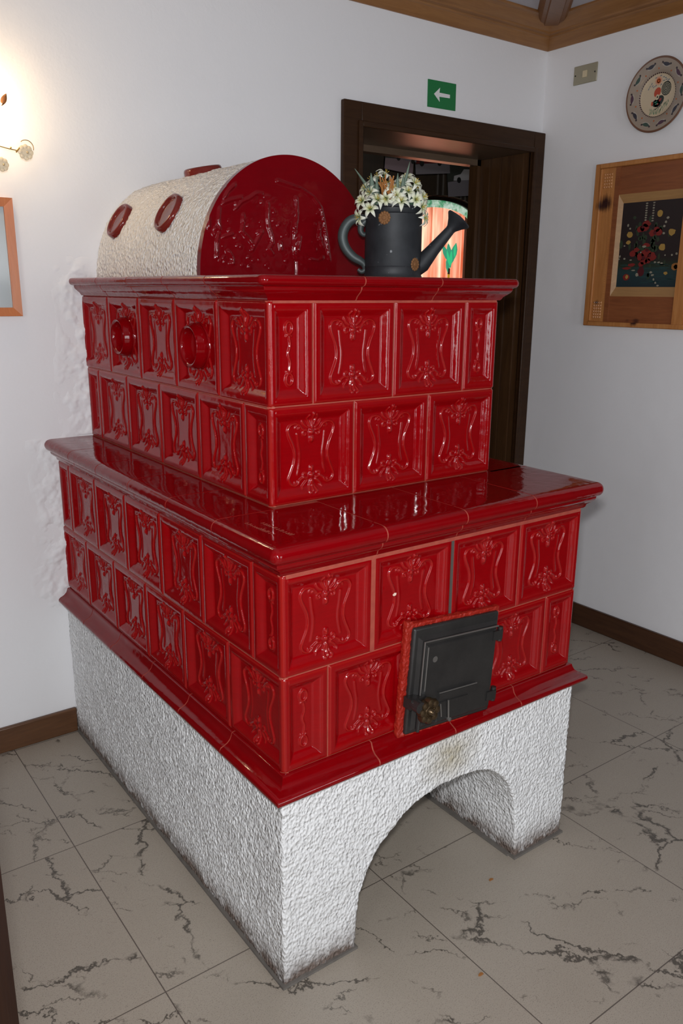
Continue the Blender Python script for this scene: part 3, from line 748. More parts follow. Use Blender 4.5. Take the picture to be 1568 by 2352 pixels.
def roughen(o, vox, s1, s2):
    r_ = o.modifiers.new('remesh', 'REMESH'); r_.mode = 'VOXEL'; r_.voxel_size = vox; r_.use_smooth_shade = True
    sm_ = o.modifiers.new('soft', 'SMOOTH'); sm_.factor = .5; sm_.iterations = 2
    for t_, s_ in ((tx2, s2), (tx, s1)):
        d = o.modifiers.new('lumps', 'DISPLACE'); d.texture = t_; d.strength = s_; d.mid_level = .5; d.texture_coords = 'LOCAL'
roughen(base, .0038, .0060, .007)
# grey mortar skirt where base meets the floor
b = MB()
b.box(-.017, .003, .003, YW-.02, -.001, .006); b.box(-.017, .183, -.016, .003, -.001, .006); b.box(.699, .893, -.018, .003, -.001, .006); b.box(.694, .709, .003, YW-.02, -.001, .006)
M_skirt = NT('grey_floor_mortar'); nn = M_skirt.noise(M_skirt.geo(), 40, 4)
M_skirt = M_skirt.set(Base_Color=M_skirt.mix(nn.outputs[0], (.09, .08, .072), (.19, .17, .15)), Roughness=.85)
part('mortar_skirt', b, M_skirt, stove)
# patch of smoother repair plaster at the arch's right haunch
b = MB(); b.prism([(.600, .300), (.630, .296), (.668, .268), (.672, .240), (.682, .205), (.690, .225), (.686, .262), (.674, .285), (.640, .306)], .004, TR(0, -.0045, 0) @ MXZ)
part('chipped_patch', b, plain('chipped_plaster', (.50, .50, .49), .8), stove)

# --- barrel vault on top
VX, VW, VH, VY = .425, .262, .292, .622
b = MB(); n_ = 40; vs = []
ring0 = [(VX-VW*math.cos(math.pi*k/n_), Z8-.002+VH*math.sin(math.pi*k/n_)**.96) for k in range(n_+1)]
for y in (VY, YW-.001): vs += [(x, y, z) for x, z in ring0]
m_ = n_+1
b.add(vs, [(k, k+1, k+1+m_, k+m_) for k in range(n_)]+[tuple(range(m_)), tuple(range(2*m_-1, m_-1, -1)), (0, m_, 2*m_-1, n_)])
va = part('plaster_vault', b, M_vault, stove); roughen(va, .0040, .006, .008)
# red relief panel closing the vault
STR = [[(0.38,1.705),(0.449,1.692),(0.486,1.675),(0.51,1.651),(0.519,1.617),(0.525,1.59),(0.537,1.524)],[(0.235,1.683),(0.21,1.664),(0.201,1.645)],[(0.261,1.687),(0.242,1.671),(0.234,1.658)],[(0.186,1.632),(0.178,1.614),(0.19,1.605),(0.189,1.588)],[(0.218,1.631),(0.215,1.606),(0.217,1.585),(0.204,1.586)],[(0.214,1.576),(0.21,1.559),(0.207,1.52)],[(0.229,1.645),(0.252,1.653),(0.278,1.659)],[(0.262,1.634),(0.278,1.65),(0.301,1.66),(0.32,1.672),(0.336,1.671)],[(0.282,1.62),(0.281,1.601),(0.276,1.583),(0.296,1.567),(0.307,1.554)],[(0.334,1.586),(0.32,1.565),(0.304,1.54)],[(0.352,1.653),(0.351,1.613),(0.353,1.596),(0.361,1.576),(0.364,1.56),(0.352,1.544),(0.363,1.533)],[(0.241,1.534),(0.25,1.521),(0.25,1.506)],[(0.431,1.59),(0.428,1.544),(0.434,1.524)],[(0.445,1.577),(0.439,1.545)],[(0.477,1.523),(0.501,1.521),(0.516,1.529)],[(0.435,1.669),(0.437,1.631),(0.431,1.599)],[(0.226,1.568),(0.25,1.575)],[(0.386,1.561),(0.388,1.543)],[(0.507,1.612),(0.504,1.582),(0.516,1.557)]]
NA, NR = 220, 110
vs = []; DW, DH = VW+.001, VH+.001
Xg = np.zeros((NR+1, NA+1)); Zg = np.zeros((NR+1, NA+1))
for j in range(NR+1):
    f = j/NR
    for i in range(NA+1):
        a = math.pi*i/NA; ex = VX-DW*math.cos(a); ez = DH*math.sin(a)**.96
        bx = VX-DW*.999*math.cos(a); Xg[j, i] = bx+(ex-bx)*f; Zg[j, i] = ez*f
Hh = np.zeros_like(Xg); rs = np.random.RandomState(4)
for s_ in STR: Hh = np.maximum(Hh, ridge(Xg, Zg+Z8, s_, .0032, .0045))
for _ in range(150):
    cx_, cz_ = rs.uniform(.20, .53), Z8+rs.uniform(.02, .20)
    if ((cx_-.37)/.19)**2+((cz_-Z8-.02)/.20)**2 > 1: continue
    Hh = np.maximum(Hh, .0030*rs.rand()*np.exp(-((Xg-cx_)**2+(Zg+Z8-cz_)**2)/(.0022+.003*rs.rand())**2))
sw = np.exp(-(((Xg-.37)/.15)**2+((Zg-.09)/.09)**2)**2)
wob = np.zeros_like(Hh)
for _ in range(26):
    k1, k2, ph = rs.uniform(-130, 130), rs.uniform(-130, 130), rs.uniform(0, 6.28); wob += np.sin(Xg*k1+Zg*k2+ph)/26
Hh += sw*(.001+.0028*np.abs(wob))
Hh += np.where((np.abs(Xg-.4335) < .0016) & (Zg < .11), -.003, 0)
b = MB(); yf = VY-.014
vs = [(Xg[j, i], yf-Hh[j, i], Zg[j, i]+Z8-.001) for j in range(NR+1) for i in range(NA+1)]; q = NA+1
fs = [(j*q+i, j*q+i+1, (j+1)*q+i+1, (j+1)*q+i) for j in range(NR) for i in range(NA)]
nb = len(vs); vs += [(Xg[NR, i], VY+.004, Zg[NR, i]+Z8-.001) for i in range(NA+1)]
fs += [(NR*q+i, NR*q+i+1, nb+i+1, nb+i) for i in range(NA)]
b.add(vs, fs); part('relief_panel', b, M_disc, stove, None, 60)
# round vents set in the plaster of the vault
def vault_vent(y, th):
    c = Vector((VX-VW*math.cos(th), y, Z8+VH*math.sin(th))); nrm = Vector((-math.cos(th)/VW, 0, math.sin(th)/VH)).normalized()
    Mr = Matrix.Translation(c) @ nrm.to_track_quat('Z', 'Y').to_matrix().to_4x4()
    m = MB(); m.lathe([(.0005, .0065), (.036, .0060), (.040, .0068), (.0425, .0115), (.0445, .0135), (.0480, .0140), (.0520, .0115), (.0540, .006), (.054, -.012)], 44, Mr)
    part('round_vent', m, M_vent, stove, None, 50)
M_vent = glaze_mat('brown_red_glaze', (.17, .020, .014), (.3, .08, .03), rough=.1, attr=False)
for y in (.857, 1.195): vault_vent(y, R_(33))
vault_vent(1.00, R_(80)); vault_vent(.90, R_(128)); vault_vent(1.17, R_(128))

# --- fire door (in a local frame: x right, z up, centre of the plate at the origin)
MD = TR(.4385, -.004, .6195) @ Matrix.Rotation(R_(4.2), 4, 'Y')
fd = link('fire_door', None, stove, MD); fd['label'] = 'black cast-iron fire door with round knob'
def fpart(name, b, m, ang=35, par=None): return part(name, b, m, par or fd, MD, ang)
HWd, HHd = .130, .124
b = MB(); b.box(-HWd, HWd, -.018, .004, -HHd, HHd)
fr_ = fpart('frame', b, M_iron); bv = fr_.modifiers.new('bevel', 'BEVEL'); bv.width = .005; bv.segments = 3
def frus(b, x0, x1, z0, z1, ya, yb, inset, mi=0):
    b.add([(x0, ya, z0), (x1, ya, z0), (x1, ya, z1), (x0, ya, z1), (x0+inset, yb, z0+inset), (x1-inset, yb, z0+inset), (x1-inset, yb, z1-inset), (x0+inset, yb, z1-inset)],
          [(0,1,5,4), (1,2,6,5), (2,3,7,6), (3,0,4,7), (4,5,6,7)], mi)
b = MB(); frus(b, -.118, .124, -.116, .104, -.017, -.026, .007); frus(b, -.100, .118, -.108, .086, -.0255, -.031, .005)
lf = fpart('door_leaf', b, M_iron); 
b = MB()
b.tube([(-.108, -.030, -.112), (-.108, -.030, .094), (.118, -.030, .094)], .0022, 8); b.tube([(-.098, -.032, -.02), (-.098, -.032, .082)], .0016, 8)
fpart('raised_edge', b, M_ironl, par=lf)
b = MB(); frus(b, -.060, .060, -.052, -.030, -.030, -.038, .004); frus(b, -.056, .040, -.106, -.055, -.030, -.0335, .003)
sl = fpart('air_slider', b, M_iron)
b = MB(); b.tube([(-.058, -.038, -.031), (.058, -.038, -.031)], .0015, 8); b.tube([(-.026, -.036, -.055), (-.020, -.036, -.100)], .0022, 8); b.tube([(-.048, -.035, -.060), (-.042, -.035, -.092)], .0016, 8)
b.lathe([(.0005, 0), (.005, 0), (.005, .006), (.0005, .007)], 12, TR(-.018, -.033, -.103) @ Matrix.Rotation(R_(90), 4, 'X'))
fpart('slider_rib', b, M_ironl, par=sl)
b = MB(); b.prism([(.036*math.cos(a), .036*math.sin(a)) for a in (x*.5236 for x in range(12))], .0006, TR(-.075, -.0318, .050, 0, R_(90), 0, .2)); fpart('rivet', b, M_ironl)
for z in (.072, -.078):
    b = MB(); b.tube([(.130, -.026, z-.017), (.130, -.026, z+.017)], .0065, 12); b.box(.102, .132, -.034, -.024, z-.011, z+.011)
    fpart('hinge', b, M_iron)
# latch and rosette knob on the left
b = MB(); b.box(-.142, -.098, -.040, -.016, -.052, -.028); b.tube([(-.130, -.036, -.040), (-.130, -.060, -.040)], .013, 14); b.tube([(-.130, -.036, -.040), (-.100, -.036, -.060)], .008, 10)
b.tube([(-.106, -.030, -.062), (-.110, -.034, -.112)], [.006, .004], 8)
fpart('latch', b, M_iron)
b = MB(); KX = TR(-.104, -.040, -.053) @ Matrix.Rotation(R_(90), 4, 'X') @ Matrix.Scale(1.28, 4)
for k in range(8):
    a = k*math.pi/4; b.lathe([(.0005, 0), (.0065, .002), (.0085, .008), (.0065, .014), (.0005, .016)], 12, KX @ Matrix.Translation((.0155*math.cos(a), .0155*math.sin(a), .004)))
b.lathe([(.0005, 0), (.016, 0), (.018, .006), (.016, .016), (.011, .019), (.0105, .016), (.007, .017), (.0045, .024), (.0005, .026)], 24, KX)
fpart('knob', b, M_brass, 50)
# red painted mortar round the fire door
b = MB()
def fb(x0, x1, z0, z1, y): b.box(x0, x1, -y, .004, z0, z1)
fb(-HWd-.016, -HWd+.001, -HHd-.006, HHd+.014, .010); fb(-HWd, HWd+.006, HHd-.001, HHd+.009, .010); fb(HWd-.001, HWd+.008, -.09, HHd+.010, .009); fb(-HWd, HWd-.06, -HHd-.006, -HHd+.001, .012)
o = fpart('door_surround', b, M_redseal); o['label'] = 'orange-red painted mortar strip'
sb = o.modifiers.new('remesh', 'REMESH'); sb.mode = 'VOXEL'; sb.voxel_size = .003
d = o.modifiers.new('lumps', 'DISPLACE'); d.texture = tx; d.strength = .005; d.texture_coords = 'LOCAL'
# chip in the glaze of the second tile
b = MB(); b.prism([(-.004, 0), (-.001, -.003), (.005, -.002), (.006, .003), (.001, .004)], .001, TR(.268, -.0105+.0, .838) @ MXZ); part('glaze_chip', b, plain('bare_clay_chip', (.75, .55, .45), .8), stove)

# ------------------------------------------------------------------ watering can with flowers
CXc, CYc = .603, .425
Rv = rt.copy()                                   # the can's handle and spout lie along this line
can = thing('watering_can', 'dark grey tin watering can full of white flowers on the stove top', 'watering can', (CXc, CYc, Z8))
MC = TR(CXc, CYc, Z8, math.atan2(Rv.y, Rv.x))
def cpart(name, b, m, ang=40): return part(name, b, m, can, MC, ang)
b = MB(); b.lathe([(.0005, .002), (.068, .002), (.0725, .0), (.0735, .004), (.0715, .008), (.0705, .012), (.0705, .026), (.0715, .028), (.0705, .030), (.0700, .150), (.0715, .152), (.0705, .155), (.0705, .163), (.0735, .1655), (.0735, .169), (.0700, .169), (.0680, .160), (.0680, .012), (.0005, .012)], 64)
cpart('body', b, M_can, 30)
b = MB(); hp = catmull([(-.062, .112), (-.072, .104), (-.081, .112), (-.080, .126), (-.070, .138), (-.088, .142), (-.108, .136), (-.122, .118), (-.126, .096), (-.118, .072), (-.100, .052), (-.082, .042), (-.072, .034), (-.069, .022), (-.078, .016), (-.087, .022)], 5)
nr = len(hp); b.tube([(x, 0, z) for x, z in hp], [(.0045+.0078*math.sin(math.pi*min(1, i/(nr-1)))**1.2) for i in range(nr)], 12)
cpart('handle', b, M_can_h)
b = MB(); b.tube([(.060, 0, .030), (.072, 0, .036), (.100, 0, .070), (.145, 0, .122)], [.024, .022, .0165, .0115], 20)
cpart('spout', b, M_can)
b = MB(); MRz = Matrix.Translation((.138, 0, .114)) @ Vector((.62, 0, .78)).to_track_quat('Z', 'Y').to_matrix().to_4x4()
b.lathe([(.0115, 0), (.013, .008), (.022, .022), (.031, .032), (.0325, .035), (.031, .038), (.012, .042), (.0005, .043)], 32, MRz)
cpart('sprinkler_rose', b, M_can)
def rosette(ang, z, s):
    b = MB(); Mr = Matrix.Rotation(ang, 4, 'Z') @ Matrix.Translation((0, -.0705, z)) @ Matrix.Rotation(R_(90), 4, 'X')
    for k in range(12):
        a = k*math.pi/6; b.lathe([(.0005, 0), (.0045*s, 0), (.003*s, .002), (.0005, .0025)], 8, Mr @ Matrix.Translation((.0125*s*math.cos(a), .0125*s*math.sin(a), 0)))
    b.lathe([(.0005, .0), (.0125*s, 0), (.012*s, .0015), (.006*s, .002), (.005*s, .0035), (.0005, .004)], 24, Mr)
    cpart('rosette', b, M_rust, 50)
rosette(R_(-22), .139, .95); rosette(R_(47), .033, .95)

def petal_mat():
    t = NT('white_cloth_petals'); ob = t.obj(); d = t.n('VectorMath', operation='LENGTH'); t.L(ob, d.inputs[0])
    f = t.ramp(t.math('DIVIDE', d.outputs['Value'], .024), [(.12, (.30, .36, .10)), (.5, (.60, .62, .42)), (1, (.68, .69, .60))])
    return t.set(Base_Color=f, Roughness=.7)
M_pet = petal_mat(); M_leaf = plain('grey_green_leaf', (.115, .165, .125), .6); M_leafd = plain('dark_green_leaf', (.035, .075, .045), .55)
M_dry = plain('dry_orange_grass', (.34, .13, .025), .7); M_sta = plain('yellow_stamen', (.5, .35, .05), .6); M_stem = plain('green_stem', (.08, .15, .06), .6)
def lily():
    root = link('white_lily', None, None, Matrix.Identity(4))
    b = MB()
    for k in range(6):
        a = k*math.pi/3; ww = .0052 if k % 2 else .0062; n = 6; vs = []
        for i in range(n+1):
            t_ = i/n; r_ = .002+.026*t_; zz = .010*math.sin(t_*2.2)-.014*t_*t_*t_+.001*(k % 2)
            wd = ww*math.sin(math.pi*min(1, .12+t_*.86))**.8+.0003
            for s_ in (-1, 0, 1):
                vs.append((r_*math.cos(a)-s_*wd*math.sin(a), r_*math.sin(a)+s_*wd*math.cos(a), zz+(0 if s_ else -.0016)))
        fs = [(i*3+j, i*3+j+1, (i+1)*3+j+1, (i+1)*3+j) for i in range(n) for j in range(2)]
        b.add(vs, fs)
    p = part('petals', b, M_pet, root, None, 80); s_ = p.modifiers.new('thick', 'SOLIDIFY'); s_.thickness = .0006
    b = MB()
    for k in range(5):
        a = k*1.257; b.tube([(0, 0, .001), (.003*math.cos(a), .003*math.sin(a), .010), (.0055*math.cos(a), .0055*math.sin(a), .014)], .0005, 5)
        b.lathe([(.0003, -.001), (.001, 0), (.0003, .002)], 6, Matrix.Translation((.0055*math.cos(a), .0055*math.sin(a), .014)))
    part('stamens', b, M_sta, root, None, 60)
    b = MB(); b.tube([(0, 0, .001), (0, 0, -.006), (.001, 0, -.035)], [.0022, .0012, .0010], 6); part('stem', b, M_stem, root)
    return root
def copy_tree(o, M):
    c = o.copy(); COL.objects.link(c); c.matrix_basis = M; WM[c] = M
    for ch in list(o.children):
        d = ch.copy(); COL.objects.link(d); d.parent = c; d.matrix_parent_inverse = Matrix.Identity(4); d.matrix_basis = Matrix.Identity(4)
    return c
TOP = Z8+.166
camdir = Vector((fwd.x, fwd.y, 0)).normalized()
def at(u, h, dep): return Vector((CXc, CYc, TOP))+Rv*u+camdir*dep+Vector((0, 0, h))
# (along the can's long line, height over the rim, depth away from the viewer, look direction u,h, special label)
FL = [(-.088, -.020, -.01, -.8, -.2, 'white lily hanging lowest at the left of the can, beside the curved handle'),
      (-.082, .012, -.03, -.6, .3, None), (-.062, -.006, -.055, -.3, .1, None), (-.074, .040, -.01, -.6, .5, None), (-.045, .012, -.062, -.2, .3, None),
      (-.024, .014, -.072, 0, .1, 'white lily over the middle front rim of the can, petals drooping down'), (.000, .020, -.066, .1, .4, None), (.012, .008, -.070, .1, .3, None),
      (.030, .030, -.055, .3, .5, None), (.047, .048, -.040, .3, .4, 'large open white lily standing high at the right of the bunch'), (.050, .014, -.055, .4, .2, None),
      (.066, .000, -.045, .6, 0, None), (.074, -.022, -.03, .8, -.3, 'white lily hanging lowest at the right, over the can rim above the spout'), (.070, .022, -.02, .7, .4, None),
      (.030, .062, -.01, .2, .8, None), (.018, .046, -.03, 0, .8, None), (-.040, .066, .01, -.2, .8, None), (-.025, .070, .005, .1, .9, 'white lily topmost at the back left of the bunch'), (-.056, .058, .02, -.4, .7, None),
      (-.062, .028, -.045, -.4, .5, None), (-.010, .034, -.055, 0, .6, None), (.058, .038, .01, .5, .7, None), (-.010, .050, .03, 0, .9, None), (.020, .055, .035, .2, .9, None), (-.050, .040, .035, -.4, .8, None), (.040, .032, .04, .4, .8, None)]
lil = lily(); lil_loc = None; rnd = random.Random(11)
for i, (u, h, dp, lu, lh, lab) in enumerate(FL):
    p = at(u*.97, h*1.1, dp); dirv = (Rv*(lu+rnd.uniform(-.5, .5))-camdir*(.75 if dp < 0 else .1)+Vector((0, 0, lh+rnd.uniform(-.4, .4)))).normalized()
    M = Matrix.Translation(p) @ dirv.to_track_quat('Z', 'Y').to_matrix().to_4x4() @ Matrix.Rotation(rnd.uniform(0, 1), 4, 'Z') @ Matrix.Scale(rnd.uniform(.74, .98), 4)
    o = copy_tree(lil, M)
    if lab: tag(o, lab, 'flower', 'white lilies in the watering can')
    else: tag(o, 'small white cloth lily crowded among others in the grey watering can', 'flower', 'white lilies in the watering can')
for ch in list(lil.children): bpy.data.objects.remove(ch)
bpy.data.objects.remove(lil)
def blade(b, p0, p1, wd, bend=.01, n=6):
    p0, p1 = Vector(p0), Vector(p1); d = (p1-p0); sd = Vector((-rt.x, -rt.y, 0)) if abs(d.normalized().dot(rt)) < .8 else Vector((0, 0, 1))
    vs = []
    for i in range(n+1):
        t_ = i/n; c = p0+d*t_+camdir*bend*math.sin(math.pi*t_); ww = wd*math.sin(math.pi*min(1, .15+.83*t_))
        vs += [c-sd*ww, c-camdir*ww*.35, c+sd*ww]
    b.add(vs, [(i*3+j, i*3+j+1, (i+1)*3+j+1, (i+1)*3+j) for i in range(n) for j in range(2)])
def leafthing(name, mat, lab, cat, blades, grp=None):
    b = MB()
    for bl in blades: blade(b, at(*bl[0]), at(*bl[1]), bl[2])
    o = solo(name, b, mat, lab, cat, grp, angle=80); s_ = o.modifiers.new('thick', 'SOLIDIFY'); s_.thickness = .0008; return o
leafthing('leaf_sprig', M_leaf, 'upright grey-green leaves near the middle of the flowers, tallest tip pointing up right', 'leaves',
          [((.008, -.01, -.05), (.032, .100, -.05), .0045), ((.002, -.01, -.06), (.004, .074, -.055), .0060), ((.014, 0, -.06), (.018, .070, -.05), .006), ((.0, 0, -.02), (.012, .06, -.02), .004)])
leafthing('leaf_sprig', M_leaf, 'broad grey-green leaves standing at the left of the flowers', 'leaves',
          [((-.050, 0, -.05), (-.060, .074, -.055), .0075), ((-.043, 0, -.055), (-.046, .066, -.055), .006), ((-.04, .02, 0), (-.098, .088, -.02), .0045), ((-.035, 0, -.055), (-.080, .045, -.05), .003), ((-.032, 0, -.055), (-.078, .052, -.05), .003), ((-.03, 0, -.055), (-.070, .050, -.05), .003)])
leafthing('leaf_sprig', M_leafd, 'dark green leaves low behind the right-hand flowers at the can rim', 'leaves',
          [((.030, -.01, -.06), (.050, .032, -.055), .012), ((.02, -.01, -.06), (.035, .03, -.055), .009), ((.04, .03, 0), (.062, .062, 0), .002)])
leafthing('leaf_sprig', M_leafd, 'dark green leaves low among the left-hand flowers at the can rim', 'leaves',
          [((-.012, -.01, -.06), (-.020, .02, -.055), .009), ((-.04, -.01, -.05), (-.055, .02, -.05), .009), ((.005, -.01, -.055), (.002, .02, -.055), .010)])
b = MB(); rnd = random.Random(5)
for k in range(16):
    a = rnd.uniform(-.60, .30); l = rnd.uniform(.045, .066); p = at(-.018+rnd.uniform(-.012, .012), .008, -.06+rnd.uniform(-.012, .012))
    b.tube([p, p+Rv*(math.sin(a)*l)+Vector((0, 0, math.cos(a)*l))+camdir*rnd.uniform(-.01, .01)], [.0012, .0018], 6)
solo('dry_grass', b, M_dry, 'tuft of orange-brown dry grass stalks in the middle of the white flowers', 'dry grass')

# ------------------------------------------------------------------ exit sign, over the doorway
b = MB(); b.box(0, .143, -.003, 0, 0, .094)
sg = thing('exit_sign', 'small green sign with a white arrow pointing left above the doorway', 'sign', (1.479, YW, 2.113))
MS = TR(1.479, YW, 2.114, 0, 0, R_(-.6)); part('panel', b, plain('sign_green', (.006, .17, .045), .45), sg, MS)
b = MB(); S_, H_ = .143, .094
b.prism([(x*S_, H_*(.5+y)) for x, y in ((.21, 0), (.42, .26), (.40, .075), (.78, .065), (.78, -.065), (.40, -.075), (.42, -.26))], .0006, MS @ TR(0, -.0036, 0) @ MXZ)
part('arrow', b, plain('sign_white', (.75, .75, .75), .5), sg)

# ------------------------------------------------------------------ framed mirror-like picture at the left edge
pf_ = thing('picture_frame', 'orange-brown wooden frame around pale blue-grey glass hanging on the left wall part', 'picture frame', (-.20, YW, 1.365))
b = MB(); fx0, fx1, fz0, fz1, fw = -.335, -.069, 1.366, 1.688, .024
A = [(fx0, fz0), (fx1, fz0), (fx1, fz1), (fx0, fz1)]; I = [(fx0+fw, fz0+fw), (fx1-fw, fz0+fw), (fx1-fw, fz1-fw), (fx0+fw, fz1-fw)]
for i in range(4):
    j = (i+1) % 4
    b.add([(A[i][0], YW-.001, A[i][1]), (A[j][0], YW-.001, A[j][1]), (I[j][0], YW-.001, I[j][1]), (I[i][0], YW-.001, I[i][1]), (A[i][0], YW-.016, A[i][1]), (A[j][0], YW-.016, A[j][1]), (I[j][0], YW-.012, I[j][1]), (I[i][0], YW-.012, I[i][1])], [(0,1,2,3),(7,6,5,4),(0,4,5,1),(1,5,6,2),(2,6,7,3),(3,7,4,0)])
part('frame', b, M_orange, pf_)
b = MB(); b.box(fx0+fw-.002, fx1-fw+.002, YW-.006, YW-.001, fz0+fw-.002, fz1-fw+.002); part('picture', b, plain('pale_print', (.42, .47, .49), .15), pf_)

# ------------------------------------------------------------------ sconce
LX, LY, LZ = -.155, YW-.10, 1.865
sc = thing('wall_sconce', 'glowing crystal wall lamp with glass leaf and flower drops at the left edge', 'wall lamp', (LX, YW, LZ))
M_gold = plain('gilt_metal', (.55, .36, .12), .3, .9)
def crystal():
    t = NT('amber_crystal'); return t.set(Base_Color=(1, .86, .62), Roughness=.35, Transmission_Weight=.35, IOR=1.4)
M_cry = crystal()
M_leafc = plain('amber_leaf_glass', (.10, .045, .02), .2, .2)
b = MB(); b.lathe([(.0005, 0), (.045, 0), (.045, .006), (.03, .014), (.012, .02), (.0005, .022)], 32, TR(LX, YW, LZ-.02) @ Matrix.Rotation(R_(90), 4, 'X')); part('wall_plate', b, M_gold, sc)
M_bulb = NT('lit_bulb').set(Base_Color=(1, .9, .7), Emission_Color=(1, .80, .52), Emission_Strength=22.0)
for (bx, bz) in ((-.045, .03), (.035, .02)):
    b = MB(); b.tube([(LX, YW-.012, LZ-.03), (LX+bx*.6, YW-.07, LZ-.055), (LX+bx, LY, LZ-.02+bz-.03)], .003, 8); part('arm', b, M_gold, sc)
    b = MB(); b.lathe([(.006, -.02), (.008, -.014), (.012, -.002), (.0135, .006), (.011, .018), (.005, .032), (.0005, .040)], 20, TR(LX+bx, LY, LZ+bz)); part('bulb', b, M_bulb, sc, None, 60)
def arm(p, r=.0014): b = MB(); b.tube(p, r, 8); part('arm', b, M_gold, sc)
# leaf drop (upper) and flower drop with a wire loop (lower right)
lp = Vector((-.088, 1.22, 1.922)); arm([(LX, LY, LZ-.02), (-.12, 1.21, 1.885), lp-Vector((.012, 0, .014))])
b = MB(); vs = []; n = 8
dirl = Vector((.45, 0, .9)).normalized(); sdl = Vector((.9, 0, -.45))
for i in range(n+1):
    t_ = i/n; c = lp-dirl*.013+dirl*.034*t_; ww = .0075*math.sin(math.pi*min(1, .06+t_*.9)); vs += [c-sdl*ww, c-Vector((0, .003, 0)), c+sdl*ww, c+Vector((0, .003, 0))]
b.add(vs, [(i*4+j, i*4+(j+1)%4, (i+1)*4+(j+1)%4, (i+1)*4+j) for i in range(n) for j in range(4)])
part('leaf_drop', b, M_leafc, sc, None, 60)
def flower_drop(c, s, loop=True):
    b = MB(); Mq = Matrix.Translation(c) @ Matrix.Rotation(R_(90), 4, 'X')
    for k in range(8):
        a = k*math.pi/4; b.lathe([(.0005, -.002), (.006*s, -.001), (.0075*s, .001), (.005*s, .003), (.0005, .0035)], 12, Mq @ Matrix.Translation((.012*s*math.cos(a), .012*s*math.sin(a), 0)))
    b.lathe([(.0005, -.002), (.012*s, -.001), (.011*s, .003), (.0005, .004)], 20, Mq); f_ = part('flower_drop', b, M_cry, sc, None, 60)
    b = MB(); b.lathe([(.0018, -.001), (.0028, 0), (.0018, .001)], 12, Mq @ Matrix.Translation((.004, -.001, .004)), closed=True); part('pin', b, M_gold, f_)
    if loop:
        b = MB(); b.tube([(c[0]+.003+.019*math.cos(a), c[1], c[2]+.012+.019*math.sin(a)) for a in [R_(-15+k*15) for k in range(11)]], .0011, 6); part('wire_loop', b, M_gold, sc)
flower_drop((-.047, 1.20, 1.798), 1.05)
arm([(LX, LY, LZ-.03), (-.115, 1.205, 1.838-.03), (-.092, 1.2, 1.803), (-.066, 1.2, 1.800), (-.047, 1.198, 1.798)])
b = MB(); b.lathe([(.0005, -.003), (.003, 0), (.0005, .003)], 10, TR(-.085, 1.2, 1.806)); b.tube([(-.072, 1.2, 1.796), (-.058, 1.2, 1.812)], .0022, 8); part('bead', b, M_gold, sc)
flower_drop((-.112, 1.20, 1.762), .95, False); arm([(LX, LY, LZ-.03), (-.135, 1.2, 1.79), (-.112, 1.2, 1.764)])
pl = bpy.data.lights.new('sconce_light', 'POINT'); pl.energy = 2.7; pl.color = (1, .70, .38); pl.shadow_soft_size = .03
po = bpy.data.objects.new('sconce_light', pl); COL.objects.link(po); po.location = (LX+.02, LY-.0, LZ+.055)

# ------------------------------------------------------------------ switch plate on the right wall
sw = thing('switch_plate', 'small beige metal switch plate high on the right wall near the corner', 'switch', (XR, 1.10, 2.28))
def rightM(y, z): return Matrix(((0,0,-1,XR),(-1,0,0,y),(0,1,0,z),(0,0,0,1)))    # local x -> -y, local y -> z, local z -> into the room
b = MB(); MR = rightM(1.10, 2.28)
b.box(-.056, .056, -.034, .034, 0, .006); o = part('plate', b, plain('beige_metal', (.36, .33, .24), .35, .3), sw, MR); bv = o.modifiers.new('bevel', 'BEVEL'); bv.width = .002; bv.segments = 2
b = MB(); b.box(-.010, .010, -.012, .012, .006, .009); part('button', b, plain('cream_button', (.62, .52, .34), .5), sw, MR)
for x in (-.047, .047):
    b = MB(); b.lathe([(.0005, .006), (.003, .006), (.0025, .0075), (.0005, .008)], 12, Matrix.Translation((x, 0, 0))); part('screw', b, M_iron, sw, MR)

# ------------------------------------------------------------------ painted plate on the right wall
PLY, PLZ, PR = .757, 2.146, .127
pt = thing('painted_plate', 'round folk-art plate with a rooster and orange sun hanging on the right wall', 'plate', (XR, PLY, PLZ))
MP = rightM(PLY, PLZ)
prof = [(.0005, .010), (.060, .010), (.070, .0115), (.078, .0165), (.086, .0195), (.120, .0235), (.125, .0245), (.127, .0225), (.126, .019), (.090, .013), (.070, .003), (.0005, .003)]
b = MB(); b.lathe(prof, 96); part('plate_body', b, plain('plate_rim_glaze', (.33, .265, .21), .18), pt, MP)
def surf(x, y):
    r_ = math.hypot(x, y); return float(np.interp(r_, [.0, .060, .070, .078, .086, .120, .125, .127], [.010, .010, .0115, .0165, .0195, .0235, .0245, .0225]))
def decal(name, polys, col, lift=.0006, rough=.2):
    b = MB()
    if name.startswith('rooster') or name.startswith('wing') or name == 'tail_line': polys = [ro(P) for P in polys]
    for P in polys:
        c = (sum(p[0] for p in P)/len(P), sum(p[1] for p in P)/len(P)); n_ = len(P)
        vs = [(x, y, surf(x, y)+lift) for x, y in P]+[(c[0], c[1], surf(*c)+lift)]+[(x, y, surf(x, y)-.0004) for x, y in P]
        b.add(vs, [(i, (i+1)%n_, n_) for i in range(n_)]+[(i, n_+1+i, n_+1+(i+1)%n_, (i+1)%n_) for i in range(n_)])
    return part(name, b, plain('plate_'+name, col, rough), pt, MP, 80)
def ro(P, k=1.3): return [(.004+(x-.004)*k, -.016+(y+.016)*k) for x, y in P]
def ell(cx, cy, rx, ry, rot=0, n=14): return [(cx+rx*math.cos(a)*math.cos(rot)-ry*math.sin(a)*math.sin(rot), cy+rx*math.cos(a)*math.sin(rot)+ry*math.sin(a)*math.cos(rot)) for a in (2*math.pi*k/n for k in range(n))]
